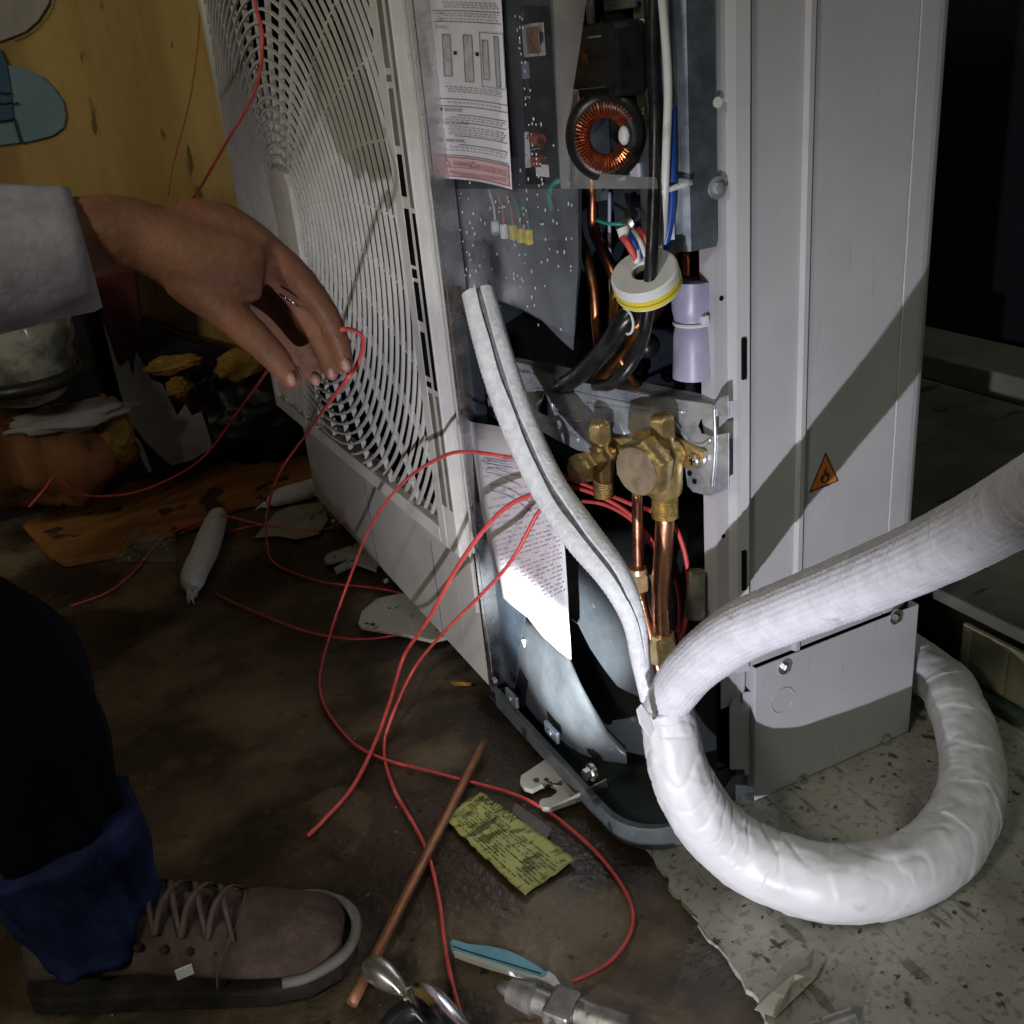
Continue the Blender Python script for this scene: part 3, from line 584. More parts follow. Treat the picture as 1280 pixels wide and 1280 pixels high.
# ferrite ring
fo = IN(808, 350, .006); fa = _n(np.array([-.42, -.30, .85])); fe = _n(np.cross(fa, [0, 0, 1])); fw = np.cross(fa, fe)
def ringprof(prof, n=40):
    R_ = [[fo+fa*h+(fe*math.cos(2*math.pi*j/n)+fw*math.sin(2*math.pi*j/n))*r for j in range(n)] for h, r in prof]; return loft(R_, cap=False)
fr = mk('ferrite_ring', ringprof([(-.009, .009), (-.009, .0250), (-.008, .026), (.008, .026), (.0095, .0245), (.0095, .010), (.0085, .009), (-.009, .009)]), M['white'], U, sm=True)
mk('yellow_band', ringprof([(-.0065, .0261), (-.0065, .0265), (.0015, .0265), (.0015, .0261)]), M['yellow'], fr, sm=True)
mk('band_mark', ringprof([(-.0028, .0266), (-.0028, .0268), (-.0020, .0268), (-.0020, .0266)]), mat('band_print', (.30, .22, .02), .5), fr)
mk('ring_core', ringprof([(-.012, .001), (.004, .010), (.0045, .0101)]), M['black'], fr)
for q, mm in (([(778, 296), (785, 305), (796, 325), (800, 336)], 'red'), ([(784, 290), (793, 305), (800, 322), (803, 336)], 'blue'), ([(790, 288), (800, 303), (806, 320), (806, 336)], 'white'), ([(798, 287), (808, 300), (812, 318), (811, 336)], 'red'), ([(788, 290), (796, 312), (796, 332)], 'white')):
    wire('ring_wire', [(a, b, .016 if i else .03) for i, (a, b) in enumerate(q)], .0028, mm)
mk('wire_end_sleeve', cyl(IN(778, 284, .03), IN(782, 296, .028), .005, 14), M['white'], U, sm=True)
# grey insulated tube at right
gt = mk('grey_sleeve', tube([np.append(IN(866, 350, .035), .018), np.append(IN(866, 385, .035), .0172), np.append(IN(867, 402, .035), .0150), np.append(IN(867, 420, .035), .0168), np.append(IN(868, 470, .035), .0185)], 1, 28, .004, fn=lambda s, a, r: r*(1+.02*math.sin(7*a)*math.exp(-((s-.035)/.015)**2))), M['greytube'], U, sm=True)
mk('cable_tie', tube([IN(867, 402, .035)+np.array([.0162*math.cos(a), .0162*math.sin(a), 0]) for a in [k*.2618 for k in range(25)]], .0016, 6), M['white'], gt)
mk('tie_head', box(IN(880, 399, .018), (.006, .007, .007)), M['white'], gt, bevel=.001)
for k in range(9):
    c = IN(random.uniform(790, 890), random.uniform(430, 470), .12); mk('dark_fitting', ball(c, random.uniform(.006, .014)), M['blackpl'], U, sm='all')

# valve bracket: cut-out plate across the corner
bo = [(583, 440), (612, 446), (636, 451), (662, 456), (712, 475), (800, 492), (893, 506), (899, 497), (910, 494), (911, 520), (886, 521), (875, 525), (872, 533), (876, 542), (890, 545), (911, 541), (911, 611), (886, 620), (866, 615), (859, 607), (856, 584), (842, 575), (800, 572), (760, 572), (722, 563), (700, 552), (671, 536), (640, 528), (612, 522), (588, 505)]
BR = mk('valve_bracket', prism([DG(a, b, 0) for a, b in bo], -DN*.0014), M['galv'], U, bevel=.0003)
mk('bracket_top_flange', prism([DG(636, 451, -.0016), DG(712, 475, -.0016), DG(893, 506, -.0016), DG(893, 506, -.0016)-DN*.018, DG(712, 475, -.0016)-DN*.018, DG(636, 451, -.0016)-DN*.012], (0, 0, -.0012)), M['galv'], BR)
def emb(q, r=.0016, off=.0002): return mk('pressed_rib', tube([DG(a, b, off) for a, b in q], r, 8, .004), M['galv'], BR, sm='all')
emb([(650, 466), (675, 470), (712, 488), (790, 505), (855, 515)]); emb([(735, 505), (790, 512), (838, 522), (845, 530), (862, 552), (878, 556), (890, 548)], .0022)
emb([(668, 490), (672, 486), (688, 492), (691, 510), (698, 516), (725, 528)]); emb([(670, 520), (700, 535), (722, 548), (722, 552)]); emb([(760, 523), (775, 530), (782, 545)]); emb([(893, 506), (894, 560), (890, 612)], .0018)
mk('slot_hole', prism([DG(a, b, .0008) for a, b in [(676, 492), (683, 495), (684, 520), (675, 516), (673, 510), (678, 503)]], DN*.0003), M['black'], BR)
mk('bracket_hook', tube([DG(a, b, .002) for a, b in [(679, 493), (678, 500), (673, 505), (673, 513)]], .0012, 6), M['galv'], BR, sm='all')
mk('clear_tape', prism([DG(a, b, .0009) for a, b in [(671, 462), (691, 470), (692, 483), (672, 476)]], DN*.0003), mat('frosted_tape', (.45, .48, .55), .4), BR)
o_ = DG(640, 463, .001); text('lettering', 'AZF14033', o_, DG(665, 468, .001)-o_, (0, 0, 1), .0052, M['inkblack'], BR, w=.026)
for px, py in ((869, 574), (795, 553)):
    c = DG(px, py, .006); s_ = mk('bracket_screw', [lathe(c, DN, [(-.004, .0085), (0, .0085), (.0005, .006)], 20), lathe(c, DN, [(.0005, .006), (.004, .0058), (.0048, .0045)], 6)], M['steel'], BR, sm=True)
    mk('cross_recess', [box(c+DN*.005, (.0062, .0006, .0012), (np.array([0, 0, 1.]), DN, DT)), box(c+DN*.0051, (.0062, .0006, .0012), (DT, DN, np.array([0, 0, 1.])))], M['black'], s_)
for px, py in ((862, 592), (868, 602)): c = DG(px, py, .0012); mk('bracket_hole', cyl(c, c+DN*.0004, .0024, 14), M['black'], BR)
c = DG(900, 525, -.02); mk('rear_screw', [lathe(c, DN, [(0, .008), (.002, .008), (.005, .005)], 12)], M['galv'], BR, sm=True)

# stop valves
def valve(bp, face_off, rb, rcap, hcap, rtop, ztop, htop, zthr, rthr, hthr, engr):
    c = DG(bp[0], bp[1], .022)
    v = mk('stop_valve', [lathe(c+[0, 0, -zthr+.0], (0, 0, 1), [(0, rthr*1.05), (.004, rb*.95), (zthr-.004, rb*1.05), (zthr+.006, rb), (zthr+ztop-.006, rb*.62), (zthr+ztop, rb*.6)], 26),
                          lathe(c-DN*.014, DN, [(0, rb*.8), (.010, rb*1.05), (.014+face_off, rb*.85)], 24)], M['brass'], U, sm=True)
    mk('hex_cap', [lathe(c+DN*face_off, DN, [(0, rcap*.95), (.0015, rcap), (hcap-.0045, rcap), (hcap-.0015, rcap*.90)], 6, .35), lathe(c+DN*(face_off+hcap-.0045), DN, [(0, rcap*.875), (.0045, rcap*.80)], 28)], M['brass'], v, sm=True)
    fc_ = mk('cap_face', lathe(c+DN*(face_off+hcap-.0002), DN, [(0, rcap*.795), (.0006, rcap*.78)], 30), M['brassface'], v, sm=True)
    mk('service_cap', [lathe(c+[0, 0, ztop-.004], (0, 0, 1), [(0, rtop*.7), (.005, rtop*.75)], 20), lathe(c+[0, 0, ztop], (0, 0, 1), [(0, rtop*.95), (.001, rtop), (htop*.75, rtop), (htop*.92, rtop*.75), (htop, rtop*.55)], 6, .5)], M['brass'], v, sm=True)
    rg = []; z = 0
    for k in range(int(hthr/.0022)): rg += [(z, rthr), (z+.0011, rthr*.9)]; z += .0022
    mk('thread', lathe(c+[0, 0, -zthr-hthr], (0, 0, 1), rg+[(hthr, rthr)], 26), M['brass'], v, sm=True)
    return v, c, fc_
v1, c1, f1_ = valve((829, 572), .016, .0165, .0270, .021, .0118, .020, .020, .036, .0122, .020, True)
o_ = c1+DN*(.016+.021+.0006); text('lettering', 'INV', o_-DT*.004+[0, 0, -.001], DT, (0, 0, 1), .005, M['brass'], f1_, w=.009)
v2, c2, f2_ = valve((752, 574), .020, .0110, .0150, .014, .0108, .018, .020, .020, .0098, .017, False)
mk('score_mark', [box(c2+DN*(.020+.014+.0008), (.022, .0006, .0006), (_n(DT+np.array([0, 0, -.25])), DN, np.array([0, 0, 1.])))], M['steel'], f2_)
mk('valve_flange', [prism([DG(a, b, .0065) for a, b in [(788, 545), (800, 538), (840, 545), (868, 560), (880, 566), (877, 580), (866, 586), (845, 585), (800, 562), (789, 556)]], -DN*.005)], M['brass'], v1, bevel=.001)
mk('valve_flange', [prism([DG(a, b, .0065) for a, b in [(735, 560), (760, 548), (790, 548), (798, 556), (775, 575), (745, 580)]], -DN*.005)], M['brass'], v2, bevel=.001)

# compressor jacket
def arc(cx, cy, r, a0, a1, z0f, z1f, n=26, wob=0):
    R_ = []
    for i in range(n+1):
        a = a0+(a1-a0)*i/n; rr = r+wob*math.sin(3*a+1); R_.append([(cx+rr*math.cos(a), cy+rr*math.sin(a), z0f(i/n)+(z1f(i/n)-z0f(i/n))*j/8) for j in range(9)])
    return loft(R_, cap=False, closed=False)
CX, CY = .549, .838
mk('compressor_jacket', [arc(CX, CY, .118, math.radians(150), math.radians(285), lambda t: .012, lambda t: .25), prism([(CX+.117*math.cos(a), CY+.117*math.sin(a), .250) for a in [2*math.pi*k/40 for k in range(40)]], (0, 0, -.004))], M['jacket'], U, sm='all')
# front grey sheet: a free curved sheet standing in front of the jacket
q = [(657, 768), (668, 790), (680, 812), (700, 840), (712, 860)]
top = [(640, 790), (650, 778), (660, 770), (672, 783), (690, 800), (704, 815), (712, 823), (726, 855), (742, 884), (758, 910), (782, 934)]
bot = [(626, 830), (629, 846), (634, 866), (655, 882), (676, 902), (694, 918), (712, 932), (728, 942), (746, 948), (762, 951), (784, 954)]
xs = [.418, .415, .410, .403, .398, .396, .396, .397, .400, .404, .41]
V = []; F = []
for i in range(len(top)):
    for j in range(9):
        t = j/8; q_ = np.array(top[i])*(1-t)+np.array(bot[i])*t; V.append(X(q_[0], q_[1], xs[i]-.006*math.sin(t*3.14)))
for i in range(len(top)-1):
    for j in range(8): k = i*9+j; F.append((k, k+1, k+10, k+9))
sh_ = mk('rubber_sheet', (V, F), M['jacket2'], U, sm='all', solid=.002)
mk('sheet_cutout', prism([X(a, b, .397) for a, b in [(650, 838), (655, 846), (661, 852), (657, 868), (656, 894), (645, 886), (641, 872), (646, 852)]], (-.0006, 0, 0)), M['black'], sh_)
mk('sheet_clip', box(X(656, 806, .402), (.002, .004, .012), (np.array([1., 0, 0]), _n([0, .8, -.5]), _n([0, .5, .8]))), M['white'], sh_)
# caution paper hanging in the opening
cp = [(587, 527), (602, 640), (618, 705), (626, 742), (633, 755), (660, 772), (676, 792), (690, 808), (712, 824), (714, 800), (707, 685), (690, 640), (664, 545)]
L_ = [(587, 527), (594, 580), (602, 640), (611, 680), (620, 715), (628, 748), (660, 772), (678, 795), (700, 815), (711, 823)]
R2 = [(668, 540), (680, 580), (690, 620), (700, 655), (706, 685), (708, 715), (710, 745), (711, 775), (713, 800), (714, 824)]
V = []; F = []
for i in range(10):
    for j in range(9): t = j/8; q_ = np.array(L_[i], float)*(1-t)+np.array(R2[i], float)*t; V.append(X(q_[0], q_[1], .395-.004*math.sin(t*3.14)-.0045*math.sin(i/9*3.1)))
for i in range(9):
    for j in range(8): k = i*9+j; F.append((k, k+1, k+10, k+9))
CP = mk('caution_paper', (V, F), M['paper'], U, sm='all', solid=.0003)
def cpt(u, i, dx=-.0008):
    i = min(i, 8.999); k = int(i); t = i-k
    q_ = (np.array(L_[k], float)*(1-u)+np.array(R2[k], float)*u)*(1-t)+(np.array(L_[k+1], float)*(1-u)+np.array(R2[k+1], float)*u)*t
    return X(q_[0], q_[1], .395-.004*math.sin(u*3.14)-.0045*math.sin(i/9*3.1)+dx)
o_ = cpt(.10, .42); text('lettering', 'CAUTION', o_, cpt(.6, .42)-o_, (0, 0, 1), .010, M['inkfaint'], CP, w=.040)
sp = []
for r_ in range(30):
    i = .75+r_*.17; u = .08
    while u < .93:
        w = random.uniform(.03, .10)
        if random.random() < .85: sp.append(([cpt(u, i), cpt(min(.95, u+w), i), cpt(min(.95, u+w), i+.04), cpt(u, i+.04)], [(0, 1, 2, 3)]))
        u += w+.025
t = mk('small_print', sp, mat('faint_purple_print', (.64, .58, .68), .7), CP); t['kind'] = 'stuff'
mks('print_outline', [tube([X(a, b, .3875) for a, b in q_], .0004, 4, .003) for q_ in ([(634, 577), (608, 572), (604, 574), (606, 578), (640, 584)], [(645, 594), (614, 584), (609, 585), (608, 590), (622, 593), (650, 607)], [(668, 632), (640, 613), (618, 606), (613, 608), (616, 613), (640, 622), (664, 640)])], M['ink'], CP)

# ================================================================ refrigerant pipes (connect from below)
def pipething(label, pts, r, nut, nr, nh, lead):
    base = pts[-1]; T = thing('copper_pipe', label, 'pipe', base, 'copper pipes rising to the valves')
    mk('pipe', tube(pts, r, 20, .01), M['copper'], T, sm='all')
    ax = np.array([0, 0, 1.])
    mk('flare_nut', [lathe(nut, ax, [(-nh/2, nr*.9), (-nh/2+.002, nr), (nh/2-.002, nr), (nh/2, nr*.86)], 6, .4), lathe(nut+ax*nh/2, ax, [(0, nr*.85), (.005, nr*.8)], 20)], M['nutbrass'], T, sm=True)
    mk('pipe_tail', tube(lead, r*.92, 16, .008), M['copper'], T, sm='all')
b1 = c1+[0, 0, -.056]
pipething('thick copper pipe under the large brass valve with a big flare nut', [b1+[0, 0, .004], b1+[0, 0, -.004], DG(826, 740, .022), DG(828, 795, .022), DG(829, 808, .022)], .0086, DG(829, 812, .022), .0135, .026, [DG(829, 820, .022), DG(829, 845, .022), DG(832, 880, .03)])
pipething('thin copper pipe left of the thick one with a small flare nut', [DG(797, 612, .020), DG(797, 660, .020), DG(798, 718, .020)], .0053, DG(798, 726, .020), .0105, .018, [DG(800, 738, .020), DG(806, 765, .022), DG(815, 800, .026), DG(826, 850, .03)])
mk('clear_tube_end', [cyl(IN(872, 714, .03), IN(868, 770, .03), .0075, 16, .010)], M['glassjar'], label='small translucent tube end standing behind the thick copper pipe', cat='tube', sm=True)

# split insulation
fp = [(X(597, 364, .372), .0150), (X(612, 420, .368), .0162), (X(630, 480, .366), .0165), (X(655, 545, .366), .0163), (X(686, 610, .368), .0162), (X(726, 668, .372), .0165), (X(768, 722, .378), .0140), (X(792, 775, .384), .0100), (X(800, 825, .390), .0080), (X(809, 874, .396), .0062)]
P = smooth([np.append(p, r) for p, r in fp], .0022); R = []; tw_ = len(P)
for i, p in enumerate(P):
    t = _n(P[min(i+1, len(P)-1)][:3]-P[max(i-1, 0)][:3]); cdir = CAM-p[:3]; cdir = _n(cdir-t*(cdir@t)); sd = np.cross(t, cdir)
    if (ROT.T@sd)[0] < 0: sd = -sd
    f_ = i/tw_; g0 = math.radians(8 if f_ < .75 else 12+(f_-.75)*260)      # slit direction turns away near the end
    gap = math.radians(12 if f_ < .7 else max(3, 12-40*(f_-.7))) + .03*math.sin(i*.21)+.03*math.sin(i*.083)
    r = p[3]*(1+(.016 if (i//1) % 2 else -.016)); ri = p[3]*.50; ring = []
    for k in range(25): a = g0+gap+(2*math.pi-2*gap)*k/24; ring.append(p[:3]+(cdir*math.cos(a)*.8+sd*math.sin(a))*r*(1-.10*math.exp(-((k if k < 12 else 24-k)/1.5)**2)))
    for k in range(12): a = g0-gap*.9+2*math.pi-(2*math.pi-1.8*gap)*k/11; ring.append(p[:3]+(cdir*math.cos(a)*.8+sd*math.sin(a))*ri)
    R.append(ring)
SI = thing('split_pipe_insulation', 'split white foam pipe insulation leaning from the front edge down to the nuts', 'pipe insulation', R[-1][0])
mk('foam_shell', loft(R), M['foam'], SI, sm=True)
mk('slit_filler', tube([np.append(p[:3]-_n(CAM-p[:3])*p[3]*.05, p[3]*.56) for p in P[::4]], 1, 12, sm=False), M['foamin'], SI, sm='all')  # dark grey filler tube seen through the slit

# corrugated insulated hose
hp = [(828, 915, .625, .018), (833, 882, .622, .0195), (846, 860, .613, .0208), (864, 837, .603, .0217), (895, 810, .585, .0232), (930, 787, .560, .0236), (975, 768, .530, .0234), (1075, 728, .465, .0229), (1180, 682, .385, .0213), (1290, 622, .30, .0192), (1420, 540, .19, .0158), (1500, 485, .13, .014)]
def hosefn(s, a, r):
    tooth = ((s/.0046) % 1); return r*(1+.018*(1 if tooth < .5 else -1)+.010*math.cos(30*a))+.0004*noise.noise(Vector((s*60, a*2, 1)))
mk('insulated_hose', tube([np.append(Y(a, b, y), r) for a, b, y, r in hp], 1, 96, .0023, fn=hosefn), M['hose'], sm='all', label='corrugated white foam insulated hose rising to the right across the side panel', cat='insulated hose')
# wrapped loop
wp = [Y(830, 880, .622), Y(836, 905, .618), Y(848, 960, .605), Zp(868, 1003, .105), Zp(902, 1046, .066), Zp(955, 1080, .044), Zp(1040, 1104, .036), Zp(1125, 1093, .036), Zp(1182, 1056, .040), Zp(1212, 1000, .046), Zp(1214, 945, .050), Zp(1196, 885, .052), Zp(1165, 842, .052), np.array([.80, .86, .055]), np.array([.775, 1.0, .06])]
wr = [.021, .0235, .026, .0285, .0305, .0325, .0335, .033, .0325, .031, .030, .029, .028, .028, .028]
def tapefn(s, a, r):
    ph = (s/.058+a/(2*math.pi)+.35*noise.noise(Vector((s*9, math.cos(a), math.sin(a))))) % 1; v = r*(1+.024*(1-ph)**2-.008)
    v += .0010*noise.noise(Vector((s*55, math.cos(a)*3, math.sin(a)*3)))+.00035*noise.noise(Vector((s*150+2*a, math.cos(a)*2.2, math.sin(a)*2.2)))
    cr = math.sin(s*(300 if s < .16 else 110)+2.2*math.sin(a*2)+6*noise.noise(Vector((s*20, math.cos(a), math.sin(a))))); v -= .0011*max(0, cr-.86)*7*(.5+.5*math.cos(a*1.0+s*9))
    return v
mk('tape_wrapped_pipe', tube([np.append(p, r) for p, r in zip(wp, wr)], 1, 72, .0016, fn=tapefn), M['tape'], sm='all', label='thick loop of pipe wrapped in white tape lying on the spattered sheet', cat='wrapped pipe')
fp_ = Y(805, 888, .60); mk('tape_flap', [prism([Y(a, b, .5955) for a, b in [(796, 888), (803, 880), (811, 892), (819, 912), (812, 922), (800, 905)]], (0, .002, 0))], M['tape'], label='loose white tape end folded at the joint of hose and wrapped pipe', cat='tape', bevel=.001)

# ================================================================ red wires
def red(label, pts, r=.0019, m='red', name='red_wire'):
    return mk(name, tube(pts, r, 8, .006), M[m], sm='all', label=label, cat='wire', group='thin loose wires around the unit')
G_ = lambda a, b, z=.003: Zp(a, b, z)
red('red wire hanging down in front of the fan grille from the top of the picture', [X(312, -40, .30), X(318, 0, .30), (X(328, 50, .29)), X(318, 115, .28), X(282, 180, .27), X(240, 250, .25), X(205, 290, .23)])
red('thin orange wire hanging beside the left edge of the fan grille', [Y(248, -30, 1.95), Y(249, 30, 1.95), Y(238, 120, 1.95), Y(215, 210, 1.95), Y(210, 245, 1.95)], .0016, 'orangewire')
red('red wire sagging from the hand down over the orange plank', [X(345, 445, .26), X(335, 462, .265), Y(302, 508, 1.70), Y(250, 575, 1.80), Y(180, 612, 1.84), Y(115, 620, 1.80), Y(80, 605, 1.76), Y(68, 596, 1.75), Y(55, 612, 1.72), Y(36, 634, 1.70)])
red('long red wire looping from the fingertips round the casing foot', [dist(426, 412, .84), dist(440, 412, .85), dist(454, 424, .87), dist(447, 455, .90), dist(425, 485, .93), G_(385, 540, .22), G_(350, 590, .13), G_(334, 640, .06), G_(334, 680, .02), G_(345, 705), G_(400, 727), G_(470, 735), G_(508, 745), G_(520, 765), G_(505, 790), G_(450, 799), G_(385, 790), G_(325, 768), G_(270, 743)])
red('red wire curving over the white foam offcut on the floor', [G_(88, 758), G_(135, 740), G_(170, 712), G_(205, 672), G_(255, 650, .03), G_(280, 645, .036), G_(320, 654, .02), G_(370, 662, .004), G_(412, 660, .01), X(428, 650, .37)])
red('short red wire passing behind the upright foam offcut', [G_(285, 664), G_(330, 656), G_(370, 662, .006), G_(400, 664, .008)])
red('red wire from the top hole in the foam arching left down to the floor', [DG(720, 600, -.03), DG(660, 575, .02), X(632, 571, .372), X(590, 565, .355), X(555, 570, .345), X(505, 602, .335), X(465, 655, .32), X(440, 715, .31), G_(412, 795, .02), G_(399, 860), G_(425, 912), G_(470, 945), G_(560, 970), G_(660, 1000), G_(735, 1055), G_(782, 1115), G_(790, 1160), G_(762, 1203), G_(716, 1228)])
red('red wire from the middle hole in the foam falling beside the casing corner', [DG(720, 610, -.03), X(685, 612, .38), X(660, 620, .37), X(632, 635, .36), X(600, 668, .345), X(568, 715, .33), X(535, 775, .32), X(505, 820, .31), G_(488, 875, .035), G_(468, 930, .012), G_(440, 985), G_(405, 1025), G_(385, 1045)], .0024)
red('red wire from the lower hole in the foam running down to the bottom edge', [DG(710, 620, -.03), X(690, 625, .38), X(673, 640, .37), X(640, 700, .345), X(600, 745, .33), X(560, 785, .32), X(520, 832, .31), G_(492, 890, .035), G_(480, 935), G_(492, 985), G_(530, 1055), G_(548, 1120), G_(556, 1180), G_(568, 1240), G_(590, 1310)])
red('red wire bending round behind the thick copper pipe inside the opening', [DG(702, 596, -.012), DG(730, 605, -.015), DG(790, 630, -.015), DG(835, 648, -.015), DG(853, 680, -.015), DG(861, 725, -.015), DG(858, 770, -.012), DG(848, 815, -.01)], .0024)
red('red wire running behind the small valve and the thin pipe', [DG(710, 607, -.010), DG(745, 618, -.012), DG(790, 645, -.02), DG(830, 700, -.02), DG(848, 740, -.02), DG(850, 800, -.012)], .0022)
red('lowest red wire entering the opening behind the foam', [DG(720, 625, -.018), DG(760, 632, -.018), DG(800, 660, -.022), DG(835, 720, -.026), DG(846, 790, -.02)], .0022)
for a, b, l in ((632, 571, 'topmost'), (660, 620, 'middle'), (673, 640, 'lowest')): pass

# ================================================================ things on the floor
c0, c1_ = Zp(440, 1254, .006), Zp(604, 930, .009)
mk('copper_offcut', [tube([c0, c0*.5+c1_*.5+[0, 0, .0005], c1_], .0050, 16, .02)], M['dullcopper'], sm='all', label='straight piece of copper tube lying on the wet floor by the shoe', cat='copper tube')
# yellow caution card
cq = [Zp(a, b, .004) for a, b in ((554, 1022), (600, 989), (720, 1074), (656, 1120))]
cN = []; 
nx, ny = 24, 14; V = []; F = []
for i in range(ny+1):
    for j in range(nx+1):
        u = j/nx; v = i/ny; p = (cq[1]*(1-u)+cq[2]*u)*(1-v)+(cq[0]*(1-u)+cq[3]*u)*v
        e = .0009 if (i in (0, ny) or j in (0, nx)) else 0
        p = p+np.array([random.uniform(-e, e), random.uniform(-e, e), .0012*noise.noise(Vector((u*5, v*4, 2)))]); V.append(p)
for i in range(ny):
    for j in range(nx): k = i*(nx+1)+j; F.append((k, k+1, k+nx+2, k+nx+1))
CC = thing('caution_card', 'dirty yellow caution card lying on the floor beside the copper tube', 'warning card', cq[3])
mk('card', (V, F), M['card'], CC, sm='all', solid=.0004)
ccp = lambda u, v, z=.0014: (cq[1]*(1-u)+cq[2]*u)*(1-v)+(cq[0]*(1-u)+cq[3]*u)*v+np.array([0, 0, z])
dcol = mat('card_print', (.05, .05, .015), .7)
o_ = ccp(.11, .19); text('lettering', 'CAUTION', o_, ccp(.4, .19)-o_, ccp(.11, .0)-o_, .017, dcol, CC, w=np.linalg.norm(ccp(.42, .19)-o_))
o_ = ccp(.20, .38); text('lettering', 'who do not', o_, ccp(.4, .38)-o_, ccp(.20, .0)-o_, .009, dcol, CC, w=np.linalg.norm(ccp(.42, .38)-o_))
sp = []
for r_ in range(11):
    v = .25+r_*.063; u = .05 if r_ != 1 else .45
    while u < .93:
        w = random.uniform(.02, .09)
        if random.random() < .8: sp.append(([ccp(u, v), ccp(u+w, v), ccp(u+w, v+.016), ccp(u, v+.016)], [(0, 1, 2, 3)]))
        u += w+.015
t = mk('small_print', sp, dcol, CC); t['kind'] = 'stuff'
a_ = ccp(.07, .04); b_ = ccp(.04, .17); c_ = ccp(.10, .17); mk('warning_triangle', ([a_, b_, c_, a_*.4+b_*.3+c_*.3, a_*.2+b_*.6+c_*.2, a_*.2+b_*.2+c_*.6], [(0, 1, 4, 3), (1, 2, 5, 4), (2, 0, 3, 5)]), dcol, CC)
mk('grey_scrap', prism([Zp(a, b, .0035) for a, b in ((644, 1003), (690, 1036), (684, 1048), (668, 1040), (640, 1014))], (0, 0, -.0008)), mat('grey_scrap', (.13, .12, .11), .6), label='small grey plastic scrap under the edge of the yellow card', cat='scrap')
# foam offcuts
def offcut(label, pts, r, frx):
    T = thing('foam_offcut', label, 'foam offcut', [*pts[-1][:2], 0], 'white foam insulation offcuts')
    mk('foam_roll', tube(pts, r, 24, .004, fn=lambda s, a, q: q*(1+.03*noise.noise(Vector((s*30, math.cos(a)*1.5, math.sin(a)*1.5))))), M['foam'], T, sm=True)
    e = np.array(pts[-1][:3]); dirn = _n(e-np.array(pts[-2][:3]))
    mk('frayed_end', [tube([e+np.array([random.uniform(-1, 1), random.uniform(-1, 1), random.uniform(-1, .3)])*r0, e+dirn*random.uniform(.008, .026)+np.array([random.uniform(-1, 1), random.uniform(-1, 1), random.uniform(-.4, .4)])*r0*1.3-[0, 0, .003]], (random.uniform(.0015, .004), .0006), 6, .005) for k in range(12) for r0 in (.008,)], M['foam'], T, sm='all')
offcut('white foam offcut with a frayed end pointing down on the dark floor', [np.append(G_(275, 640, .022), .003), np.append(G_(273, 644, .022), .015), np.append(G_(266, 662, .022), .020), np.append(G_(256, 690, .02), .0215), np.append(G_(245, 712, .02), .020), np.append(G_(241, 725, .018), .019), np.append(G_(241, 738, .012), .010)], 1, 0)
offcut('white foam offcut lying half behind the left foot of the unit', [np.append(G_(420, 600, .018), .018), np.append(G_(385, 612, .018), .018), np.append(G_(355, 620, .018), .017), np.append(G_(343, 625, .014), .013), np.append(G_(336, 628, .01), .007)], 1, 0)
def scrap(name, label, cat, poly, m, z=.006, h=.0006, wav=.004):
    p = [Zp(a, b, z) for a, b in poly]; c = sum(p)/len(p); V = [c+[0, 0, wav]]; F = []
    n = len(p)
    for k in range(n): V.append(p[k]+[0, 0, 0])
    for k in range(n): V.append(c+(p[k]-c)*.55+np.array([0, 0, random.uniform(-.3, 1)*wav]))
    for k in range(n): F.append((1+k, 1+(k+1) % n, 1+n+(k+1) % n, 1+n+k)); F.append((1+n+k, 1+n+(k+1) % n, 0))
    return mk(name, (V, F), m, label=label, cat=cat, solid=h)
M['dirtypaper'] = spots(mat('dirty_paper', (.36, .35, .28), .7, var=.15, scale=25, bump=.3, bscale=60), (.08, .07, .05), 50, .64, .04, fac=.8)
scrap('paper_scrap', 'torn pale paper lying under the red wires left of the unit', 'paper', [(318, 672), (345, 640), (365, 632), (402, 628), (410, 650), (398, 668), (370, 674), (345, 670)], M['dirtypaper'])
scrap('crumpled_label', 'crumpled torn label stuck on the edge of the spattered sheet', 'paper', [(943, 1262), (968, 1225), (985, 1200), (1000, 1190), (1018, 1186), (1032, 1198), (1020, 1222), (1000, 1242), (985, 1256), (970, 1272)], M['dirtypaper'], z=.009, wav=.006)
scrap('wood_chip', 'thin yellow wood chip on the floor by the casing corner', 'chip', [(562, 852), (578, 850), (590, 854), (588, 857), (568, 857)], M['yrag'], wav=.002)
# crumpled clear plastic
V = []; F = []
for i in range(13):
    for j in range(13):
        u = i/12; v = j/12; p = G_(145+75*u, 655+50*v, 0); V.append(p+np.array([0, 0, .004+.035*max(0, noise.noise(Vector((u*5, v*5, 4)))+.3)*math.sin(u*3.14)*math.sin(v*3.14)]))
for i in range(12):
    for j in range(12): k = i*13+j; F.append((k, k+1, k+14, k+13))
mk('plastic_wrap', (V, F), M['glassy'], label='crumpled clear plastic wrap glinting on the floor near the plank', cat='plastic wrap')
# glints on the wrap, then grit
for k in range(14): mk('glint', ball(G_(random.uniform(150, 215), random.uniform(660, 700), random.uniform(.004, .022)), random.uniform(.0008, .002), 6, 4), M['drop'], bpy.data.objects['plastic_wrap'], sm='all')  # shiny balls added as glints on the crumpled wrap
gr = []
for k in range(650):
    x = random.uniform(-.2, .5); y = random.uniform(.5, 2.0); s = random.choice([.0003, .0004, .0005, .0009]); gr.append(ball((x, y, .0005), (s*random.uniform(.6, 1.8), s, s*.6), 5, 3))
gr_ = mk('floor_grit', gr, mat('pale_grit', (.30, .27, .2), .6), label='small pale grit scattered on the wet floor', cat='grit'); gr_['kind'] = 'stuff'

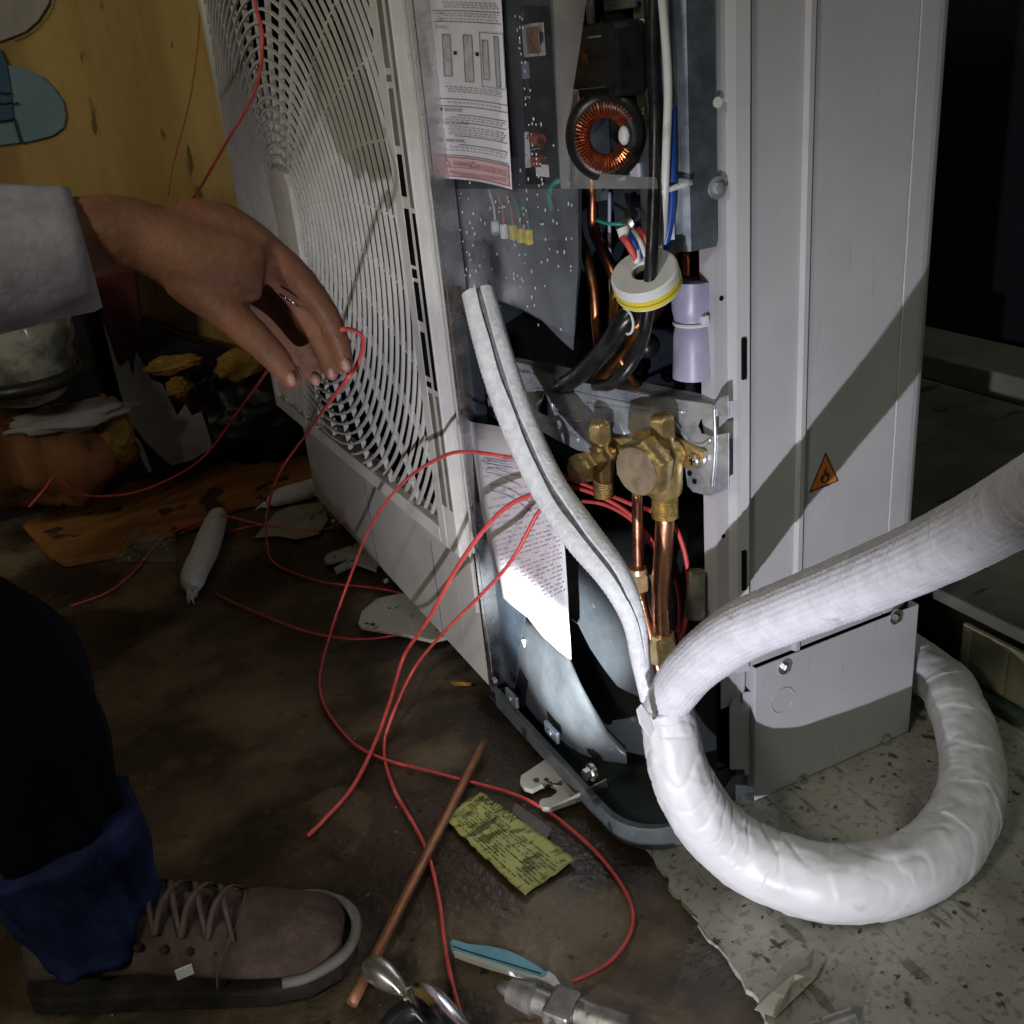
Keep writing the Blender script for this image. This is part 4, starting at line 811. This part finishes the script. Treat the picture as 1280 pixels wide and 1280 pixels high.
# blue handled cutter
KN = thing('snap_knife', 'pale blue handled knife lying on the floor above the flaring tool', 'knife', G_(630, 1195, 0))
mk('handle', prism([G_(a, b, .012) for a, b in [(562, 1176), (566, 1173), (585, 1179), (610, 1181), (635, 1187), (655, 1196), (672, 1206), (684, 1215), (678, 1219), (655, 1213), (612, 1199), (582, 1190), (564, 1185)]], (0, 0, -.008)), M['lightblue'], KN, bevel=.0015)
mk('white_edge', prism([G_(a, b, .010) for a, b in [(566, 1186), (582, 1190.5), (612, 1199.5), (655, 1213.5), (676, 1219.5), (672, 1221), (648, 1216), (612, 1206), (580, 1195), (567, 1190)]], (0, 0, -.007)), M['white'], KN, bevel=.001)
mk('seam', tube([G_(a, b, .0126) for a, b in [(566, 1183), (600, 1194), (650, 1209), (676, 1217)]], .0006, 5), M['inkblack'], KN)
mk('blade', prism([G_(a, b, .009) for a, b in [(670, 1221), (686, 1213), (694, 1219), (701, 1230), (697, 1234), (678, 1226)]], (0, 0, -.003)), M['white'], KN, bevel=.0008)
# flaring tool
FT = thing('flaring_tool', 'grey metal flaring tool lying at the bottom edge of the picture', 'tool', G_(700, 1255, 0))
pA, pB = G_(622, 1232, .016), G_(800, 1300, .016); ax = _n(pB-pA); sd = _n(np.cross(ax, [0, 0, 1])); L = np.linalg.norm(pB-pA)
mk('body', lathe(pA, ax, [(0, .002), (.003, .005), (.010, .006), (.012, .010), (.034, .013), (.036, .010), (.050, .010)], 20), M['dullmetal'], FT, sm=True)
mk('yoke', [box(pA+ax*.060+[0, 0, .0], (.024, .030, .022), (ax, sd, np.array([0, 0, 1.])))], M['dullmetal'], FT, bevel=.003)
mk('barrel', [lathe(pA+ax*.0725-sd*.004, ax, [(0, .0115), (.020, .0115), (.021, .0125), (.042, .0120), (.043, .010), (.046, .006), (.060, .006), (.061, .004), (.10, .004)], 24)], M['dullmetal'], FT, sm=True)
mk('clamp_bar', [box(pA+ax*.10+sd*.013+[0, 0, -.006], (.085, .012, .012), (ax, sd, np.array([0, 0, 1.])))], M['dullmetal'], FT, bevel=.002)
mk('clamp_screw', [lathe(pA+ax*.060+sd*.014+[0, 0, -.004], sd, [(0, .005), (.01, .005), (.012, .003)], 14)], M['galvside'], FT, sm=True)
# locking pliers
PL = thing('locking_pliers', 'chrome pliers with a rounded grip lying beside the shoe toe', 'pliers', G_(500, 1245, 0))
mk('grip', tube([np.append(G_(458, 1204, .020), .004), np.append(G_(463, 1208, .021), .010), np.append(G_(478, 1218, .021), .0115), np.append(G_(495, 1232, .019), .008), np.append(G_(505, 1244, .016), .006), np.append(G_(512, 1254, .014), .006)], 1, 20, .003), mat('satin_grip', (.42, .40, .35), .3, metal=.9), PL, sm='all')
mk('shoulder', tube([np.append(G_(512, 1240, .014), .006), np.append(G_(522, 1242, .016), .011), np.append(G_(535, 1255, .017), .015), np.append(G_(552, 1275, .017), .016), np.append(G_(575, 1300, .015), .014), np.append(G_(600, 1330, .012), .010)], 1, 24, .003), M['chrome'], PL, sm='all')
mk('inner_arm', tube([np.append(G_(478, 1290, .010), .007), np.append(G_(500, 1268, .012), .009), np.append(G_(520, 1262, .012), .008)], 1, 16, .003), M['blackpl'], PL, sm='all')
mk('rivet_hole', cyl(G_(529, 1241, .028), G_(529, 1241, .030), .0022, 12), M['black'], PL)
# pipe bit at the bottom right
mk('pipe_reamer', [cyl(G_(1030, 1285, .010), G_(1066, 1272, .010), .008, 18), cyl(G_(965, 1296, .010), G_(1032, 1284, .010), .006, 18)], M['dullmetal'], sm=True, label='grey cylindrical tool end at the bottom edge on the spattered sheet', cat='tool')

# ================================================================ clutter at the foot of the left wall
def panelY(name, label, cat, poly, y, th, m, sm=False, bevel=.002, parent=None):
    return mk(name, prism([Y(a, b, y) for a, b in poly], (0, th, 0)), m, parent, bevel=bevel, label=label, cat=cat)
panelY('black_bag', 'black plastic bag slumped along the foot of the left wall', 'bag', [(85, 330), (165, 330), (180, 400), (235, 420), (310, 440), (345, 500), (400, 520), (400, 600), (200, 640), (-40, 660), (-60, 430), (60, 420)], 2.06, .07, M['blackcloth'], bevel=.01)
TB = thing('smoky_tub', 'rounded smoky plastic tub with a dark rim standing by the left wall', 'tub', Y(45, 520, 1.80))
c = Y(42, 505, 1.80); mk('tub_body', lathe(c, (0, 0, 1), [(0, .02), (.012, .055), (.05, .082), (.11, .092), (.17, .094), (.21, .088), (.22, .06), (.225, .01)], 32), M['glassjar'], TB, sm='all')
mk('tub_rim', tube([c+np.array([.088*math.cos(a), .088*math.sin(a), .045-.02*math.sin(a)*0]) for a in [k*math.pi/16 for k in range(33)]], .012, 10), M['blackcloth'], TB, sm='all')
mk('tub_latch', [box(c+np.array([-.03, -.094, .155]), (.03, .008, .012)), box(c+np.array([.045, -.08, .165]), (.02, .008, .01))], M['blackpl'], TB, bevel=.002)
panelY('maroon_cloth', 'dark maroon cloth hanging below the forearm', 'cloth', [(110, 290), (165, 300), (172, 345), (178, 400), (170, 440), (150, 460), (128, 395), (112, 340)], 1.95, .03, M['maroon'], bevel=.006)
sheet = [(124, 370), (130, 395), (140, 420), (146, 445), (160, 448), (166, 470), (170, 440), (180, 455), (190, 475), (203, 480), (212, 500), (222, 520), (232, 505), (240, 520), (252, 515), (262, 545), (265, 560), (240, 575), (215, 582), (200, 570), (180, 550), (165, 530), (150, 490), (138, 440), (128, 400)]
panelY('torn_white_sheet', 'torn pale sheet leaning against the black bag by the left wall', 'torn sheet', sheet, 1.96, .004, M['torn'], bevel=0)
panelY('glossy_sheet', 'dark glossy curved sheet behind the torn pale one', 'sheet', [(215, 470), (235, 470), (255, 500), (265, 545), (262, 560), (245, 540), (228, 505)], 1.99, .004, M['greyw'], bevel=0)
def lump(name, label, cat, px, py, y, sx, sy, sz, m, f=6, amp=.35, sd=0, fold=0):
    c = Y(px, py, y); V, F = ball((0, 0, 0), 1, 40, 26); out = []
    for p in V:
        p = np.array(p); d = 1+amp*noise.noise(Vector(p)*f*.35+Vector((sd, 0, 0)))+amp*.4*noise.noise(Vector(p)*f+Vector((0, sd, 0)))+fold*math.sin(math.atan2(p[1], p[0])*17+2*p[2]+sd)
        out.append(c+p*d*np.array([sx, sy, sz]))
    return mk(name, (out, F), m, label=label, cat=cat, sm='all')
lump('brown_sack', 'slumped brown sack with vertical folds under the smoky tub', 'sack', 62, 572, 1.86, .13, .05, .085, M['brownw'], 6, .25, 2, .07)
lump('grey_rag', 'pale grey rag lying over the top of the brown sack', 'rag', 88, 522, 1.83, .095, .04, .022, M['torn'], 6, .3, 5, .04)
lump('yellow_rag', 'yellow ochre rag hanging at the right end of the sack', 'rag', 143, 535, 1.84, .028, .02, .055, M['yrag'], 6, .3, 9, .04)
lump('dark_sack', 'dark lumpy sack slumped behind the orange plank', 'sack', 330, 520, 1.99, .12, .05, .075, M['blackcloth'], 7, .5, 11, .05)
lump('yellow_scrap', 'long crumpled yellow scrap lying over the black bag', 'scrap', 216, 455, 1.93, .050, .018, .016, M['yrag'], 8, .34, 12)
lump('yellow_scrap', 'small crumpled yellow scrap under the long yellow one', 'scrap', 222, 484, 1.92, .020, .014, .018, M['yrag'], 8, .34, 15)
lump('yellow_scrap', 'crumpled yellow scrap just below the hand', 'scrap', 300, 455, 1.96, .045, .02, .028, M['yrag'], 8, .34, 17)
mk('foil_strip', [prism([Y(a, b, 1.90) for a, b in [(168, 545), (176, 552), (184, 572), (190, 588), (186, 592), (178, 575), (170, 558)]], (0, .003, 0))], M['torn'], label='narrow pale foil strip standing at the lower edge of the torn sheet', cat='strip')
for i, (px, py, sz_) in enumerate(((190, 500, .03), (205, 520, .022), (250, 500, .03), (275, 520, .026), (262, 470, .024), (240, 545, .02), (330, 485, .02), (350, 540, .024), (285, 545, .03))):
    lump('dark_debris', 'dark lumpy debris heaped against the foot of the left wall', 'debris', px, py, 2.00, sz_*1.6, .02, sz_, M[('brownw', 'blackcloth', 'maroon')[i % 3]], 7, .6, 20+i)['group'] = 'dark debris by the left wall'
# printed shapes on the wall: generic stand-in of a pale blue and a white rounded sheet
bl = spots(mat('faded_blue_sheet', (.17, .27, .31), .6, var=.12, scale=8), (.04, .12, .20), 9, .58, .08, (1, 1, .35, 0), .7)
BS = thing('blue_wall_panel', 'faded pale blue rounded sheet fixed on the yellow wall at the left edge', 'wall sheet', Y(0, 180, 2.142))
mk('sheet', prism([Y(a, b, 2.142) for a, b in [(-60, 70), (14, 82), (34, 86), (55, 96), (70, 112), (80, 128), (83, 145), (80, 160), (66, 170), (40, 177), (0, 182), (-60, 182)]], (0, .006, 0)), bl, BS, bevel=.002)
mk('dark_blue_patch', prism([Y(a, b, 2.138) for a, b in [(-60, 60), (0, 60), (8, 78), (12, 98), (18, 150), (-60, 152)]], (0, .003, 0)), mat('dark_blue_sheet', (.035, .09, .15), .6, var=.15), BS, bevel=.001)
mk('dark_stroke', [tube([Y(a, b, 2.136) for a, b in q], .0016, 6) for q in ([(0, 116), (6, 117), (14, 116)], [(-8, 127), (5, 130), (12, 128), (18, 130), (23, 128)], [(-8, 152), (10, 150), (18, 148)], [(18, 150), (22, 165), (26, 178)])], M['inkblack'], BS)
WS = thing('white_wall_panel', 'off white rounded sheet fixed above the blue one on the yellow wall', 'wall sheet', Y(10, 50, 2.142))
mk('sheet', prism([Y(a, b, 2.142) for a, b in [(-70, -60), (66, -60), (66, -20), (61, 5), (48, 26), (32, 40), (14, 47), (0, 52), (-70, 54)]], (0, .006, 0)), mat('offwhite_sheet', (.38, .34, .29), .7, var=.14, scale=14, stretch=(1, 1, .4)), WS, bevel=.002)
mk('thin_dark_line', tube([Y(a, b, 2.140) for a, b in [(67, -20), (62, 6), (49, 27), (33, 41), (14, 49)]], .0012, 6), M['inkblack'], WS)

# ================================================================ PERSON (crouching at the left)
PR = thing('person', 'person crouching at the left with one hand reaching to the grille, brown laced shoes', 'person', (-.42, .88, 0))
def capsule(pts, n=14): return tube([np.append(p, r) for p, r in pts], 1, n, .012)
D = lambda px, py, d, r: (dist(px, py, d), r)
hand = [capsule([(np.array([-.30, .86, .74]), .050), (np.array([-.16, .90, .655]), .040), D(-60, 315, .862, .036), D(60, 305, .855, .032), D(140, 292, .852, .029), D(185, 297, .85, .0265)]),
        capsule([D(180, 297, .85, .026), D(215, 308, .848, .030), D(255, 325, .845, .033), D(300, 335, .84, .030), D(330, 340, .84, .022)]),
        capsule([D(225, 280, .852, .020), D(280, 290, .85, .022), D(330, 318, .845, .018)]),
        capsule([D(225, 340, .845, .020), D(262, 365, .838, .021), D(285, 385, .832, .016)])]
fing = [[(300, 305, .850, .0150), (340, 318, .848, .0135), (378, 352, .846, .0118), (408, 392, .850, .0105), (425, 430, .856, .0092), (432, 456, .860, .0076)],      # index
        [(303, 328, .864, .0140), (342, 350, .866, .0117), (380, 392, .868, .0105), (404, 432, .870, .0094), (414, 466, .872, .0074)],
        [(300, 345, .876, .0135), (334, 374, .882, .0110), (362, 411, .884, .0098), (384, 446, .886, .0086), (394, 474, .886, .0068)],
        [(290, 355, .880, .0130), (322, 385, .884, .0108), (342, 416, .888, .0086), (362, 446, .890, .0078), (372, 466, .890, .0062)],
        [(248, 358, .838, .0180), (282, 388, .830, .0155), (315, 418, .826, .0130), (345, 448, .828, .0118), (364, 474, .832, .0095)]]   # thumb
for f_ in fing:
    hand.append(capsule([D(*q) for q in f_], 12))
    q = f_[-1]; hand.append(ball(dist(q[0], q[1], q[2]), q[3]*1.02, 10, 8))
    q = f_[2]; hand.append(ball(dist(q[0], q[1], q[2]), q[3]*1.08, 10, 8))
A3 = lambda *a: np.array(a, float)
body = hand+[capsule([(A3(-.45, .88, .22), .13), (A3(-.42, .88, .40), .125), (A3(-.36, .88, .60), .135), (A3(-.33, .88, .72), .11)], 20),
             capsule([(A3(-.33, .88, .74), .06), (A3(-.29, .88, .84), .055)]), ball(A3(-.25, .88, .93), (.092, .075, .11), 20, 14),
             capsule([(A3(-.33, .75, .74), .055), (A3(-.30, .82, .745), .05), (A3(-.30, .86, .74), .05)]),
             capsule([(A3(-.33, .98, .74), .055), (A3(-.20, 1.10, .55), .045), (A3(-.10, 1.08, .48), .036), (A3(-.04, 1.04, .44), .028), (A3(.0, 1.02, .42), .025)]) if False else capsule([(A3(-.33, .98, .74), .055), (A3(-.36, 1.08, .56), .045), (A3(-.36, 1.10, .50), .036), (A3(-.33, 1.08, .44), .030), (A3(-.31, 1.06, .40), .02)]),
             capsule([(A3(-.45, .82, .20), .09), (A3(-.30, .82, .30), .08), (A3(-.20, .825, .36), .06), (A3(-.13, .83, .33), .058), (A3(-.09, .80, .20), .045), (A3(-.09, .79, .09), .035)]),
             capsule([(A3(-.45, .96, .20), .09), (A3(-.38, 1.00, .32), .08), (A3(-.30, 1.02, .42), .06), (A3(-.33, 1.02, .36), .055), (A3(-.40, 1.04, .20), .045), (A3(-.43, 1.05, .09), .035)]),
             ball(A3(-.155, .88, .925), (.014, .011, .018), 10, 8), ball(A3(-.25, .803, .93), (.014, .008, .025), 10, 8), ball(A3(-.25, .957, .93), (.014, .008, .025), 10, 8), ball(A3(-.165, .88, .885), (.012, .022, .006), 10, 8)]
bo_ = mk('body', body, M['skin'], PR, sm='all')
rm = bo_.modifiers.new('fuse', 'REMESH'); rm.mode = 'VOXEL'; rm.voxel_size = .0034; rm.use_smooth_shade = True
sm_ = bo_.modifiers.new('smooth', 'SMOOTH'); sm_.factor = .5; sm_.iterations = 5
mk('eye', [ball(A3(-.168, .88+s, .945), .011, 12, 8) for s in (-.03, .03)], M['white'], PR, sm='all')
mk('hair', [ball(A3(-.268, .88, .965), (.092, .082, .10), 24, 16)], M['hair'], PR, sm='all')
# finger nails
for f_ in fing:
    q = f_[-1]; c = dist(q[0], q[1], q[2]-q[3]*.92); mk('finger_nail', ball(c, (.004, .005, .006), 10, 6), mat('nail', (.45, .25, .19), .35), PR, sm='all')
rg = dist(366, 377, .852); mk('ring', tube([dist(349+ (379-349)*t, 367+(386-367)*t, .846) for t in (0, .5, 1)], .0011, 8), M['chrome'], PR, sm='all')
def cloth(name, pts, m, n=28, amp=.006, fs=26, rib=0):
    P_ = [np.append(p, r) for p, r in pts]
    return mk(name, tube(P_, 1, n, .006, fn=lambda s, a, r: r+amp*noise.noise(Vector((s*fs, math.cos(a)*1.6, math.sin(a)*1.6)))+rib*math.sin(a*24)+(.0045*math.sin(a*7+s*9+4*noise.noise(Vector((s*7, math.cos(a), math.sin(a))))) if 'trouser' in name else 0)+(.0022*math.sin(s*85+3*math.cos(a)) if name == 'trouser_cuff' else 0)), m, PR, sm='all')
cloth('sleeve', [(A3(-.33, .80, .76), .085), (A3(-.25, .86, .70), .072), D(-90, 318, .865, .058), D(0, 322, .86, .052), D(60, 318, .856, .049), D(96, 312, .854, .047), D(108, 310, .854, .044)], M['sleeve'], 44, .006, 22, .0008)
cloth('jacket', [(A3(-.45, .88, .16), .17), (A3(-.43, .88, .40), .165), (A3(-.37, .88, .62), .17), (A3(-.33, .88, .76), .13), (A3(-.31, .88, .80), .07)], M['coat'], 40, .012, 12)
cloth('jacket_sleeve', [(A3(-.33, .98, .75), .075), (A3(-.37, 1.09, .56), .062), (A3(-.36, 1.11, .50), .052), (A3(-.33, 1.09, .45), .045)], M['coat'])
cloth('trouser_leg', [(A3(-.47, .82, .20), .115), (A3(-.28, .82, .33), .105), (A3(-.19, .83, .36), .080), (A3(-.130, .83, .33), .078), (A3(-.100, .82, .26), .078), (A3(-.090, .805, .19), .062), (A3(-.088, .80, .145), .052)], M['darkjeans'], 36, .010, 18)
cloth('trouser_leg', [(A3(-.47, .96, .20), .115), (A3(-.38, 1.01, .34), .10), (A3(-.28, 1.03, .43), .080), (A3(-.27, 1.04, .38), .075), (A3(-.36, 1.06, .24), .068), (A3(-.42, 1.07, .10), .065)], M['darkjeans'], 36, .010, 18)
cloth('trouser_cuff', [(A3(-.088, .80, .165), .068), (A3(-.084, .797, .135), .066), (A3(-.080, .793, .09), .061), (A3(-.080, .79, .050), .054)], M['jeans'], 44, .004, 22)
def shoe(o, yaw, l):
    c, s = math.cos(yaw), math.sin(yaw)
    def T(x, y, z): return A3(o[0]+x*c-y*s, o[1]+x*s+y*c, o[2]+z)
    sec = [(-.055, .022, .028, .07), (-.045, .033, .024, .085), (-.01, .037, .022, .098), (.03, .038, .021, .100), (.07, .041, .020, .088), (.11, .046, .019, .074), (.15, .049, .018, .064), (.18, .047, .018, .056), (.203, .038, .018, .046), (.216, .022, .019, .034)]
    sec = [tuple(q) for q in smooth([np.array(q) for q in sec], .0045)]
    R_ = []
    for x, w, z0, z1 in sec:
        rg_ = []
        for k in range(48):
            a = 2*math.pi*k/48; sa = math.sin(a); up = max(0, sa)
            fold = .0022*up*math.sin(x*230+3*noise.noise(Vector((x*30, a, 0))))*math.exp(-((x-.105)/.035)**2)+.0030*noise.noise(Vector((x*38, math.cos(a)*2, sa*2+l.count('e'))))
            tong = -.0035*math.exp(-((abs(math.cos(a))-.42)/.09)**2)*up*(1 if .02 < x < .125 else 0)
            q = w*math.cos(a)*(1 if sa < 0 else (1-.25*sa)); zz = z0+(z1-z0)*(.35+.65*sa) if sa >= 0 else z0+(z1-z0)*.35*(1+sa)
            rg_.append(T(x, q*(1+fold*12), zz+(fold+tong)*(.3+.7*up)))
        R_.append(rg_)
    u = mk('shoe', loft(R_), M['suede'], PR, sm='all', )
    mk('toe_seam', tube([T(.135-.02*abs(math.cos(a))**2, .049*math.cos(a), .026+.041*max(0, math.sin(a))) for a in [math.pi*k/12 for k in range(13)]], .0013, 6, .004), M['lace'], u, sm='all')
    u['label'] = l
    sl = [(-.062, .02), (-.05, .036), (0, .042), (.06, .044), (.11, .050), (.15, .053), (.19, .048), (.215, .032), (.226, .012)]
    pr = [T(x, w, .002) for x, w in sl]+[T(x, -w, .002) for x, w in reversed(sl)]
    mk('sole', prism(pr, (0, 0, .019)), M['sole'], u, bevel=.003)
    pr = [T(x, w, .0215) for x, w in sl[5:]]+[T(x, -w, .0215) for x, w in reversed(sl[5:])]
    mk('toe_rim', tube([T(x*1.0, w*.97, .026) for x, w in [(.17, .050)]+sl[6:]]+[T(x, -w*.97, .026) for x, w in reversed(sl[6:])]+[T(.17, -.050, .026)], .0048, 10, .004), M['rubber'], u, sm='all')
    for k in range(5):
        x = .030+.021*k; zt = .100-.30*(x-.03)*.85+.002; w = .030
        for sg in (-1, 1):
            P_ = smooth([T(x-.004, -w*sg, zt-.018), T(x+.001, -w*.5*sg, zt-.001+sg*.0008), T(x+.006, 0, zt+.0025+sg*.0008), T(x+.011, w*.5*sg, zt-.004+sg*.0008), T(x+.016, w*sg, zt-.024)], .004)
            ex = _n(T(1, .25*sg, -.2)-T(0, 0, 0)); mk('shoe_lace', loft([[p+ex*.0034, p+[0, 0, .0012], p-ex*.0034, p-[0, 0, .0008]] for p in P_]), M['lace'], u, sm='all')
        for sgn in (-1, 1): mk('eyelet', ball(T(x+.002, sgn*.035, zt-.030), .0042, 8, 6), M['sole'], u, sm='all')
    mk('lace_bow', tube([T(.03, 0, .104), T(.015, -.02, .115), T(.0, -.035, .105), T(.012, -.03, .095), T(.03, -.01, .104)], .003, 8, .004), M['lace'], u, sm='all')
    mk('lace_end', tube([T(.03, .0, .106), T(.04, .025, .112), T(.05, .045, .118)], .0022, 8, .004), M['lace'], u, sm='all')
    mk('side_tag', box(T(.09, -.0455, .045), (.014, .002, .010)), M['white'], u)
shoe((-.085, .790, 0), -.42, 'brown suede shoe in front, laced, with pale toe rim')
shoe((-.43, 1.06, 0), .05, 'brown laced shoe standing further back')

S.cycles.max_bounces = 8; S.cycles.transparent_max_bounces = 12
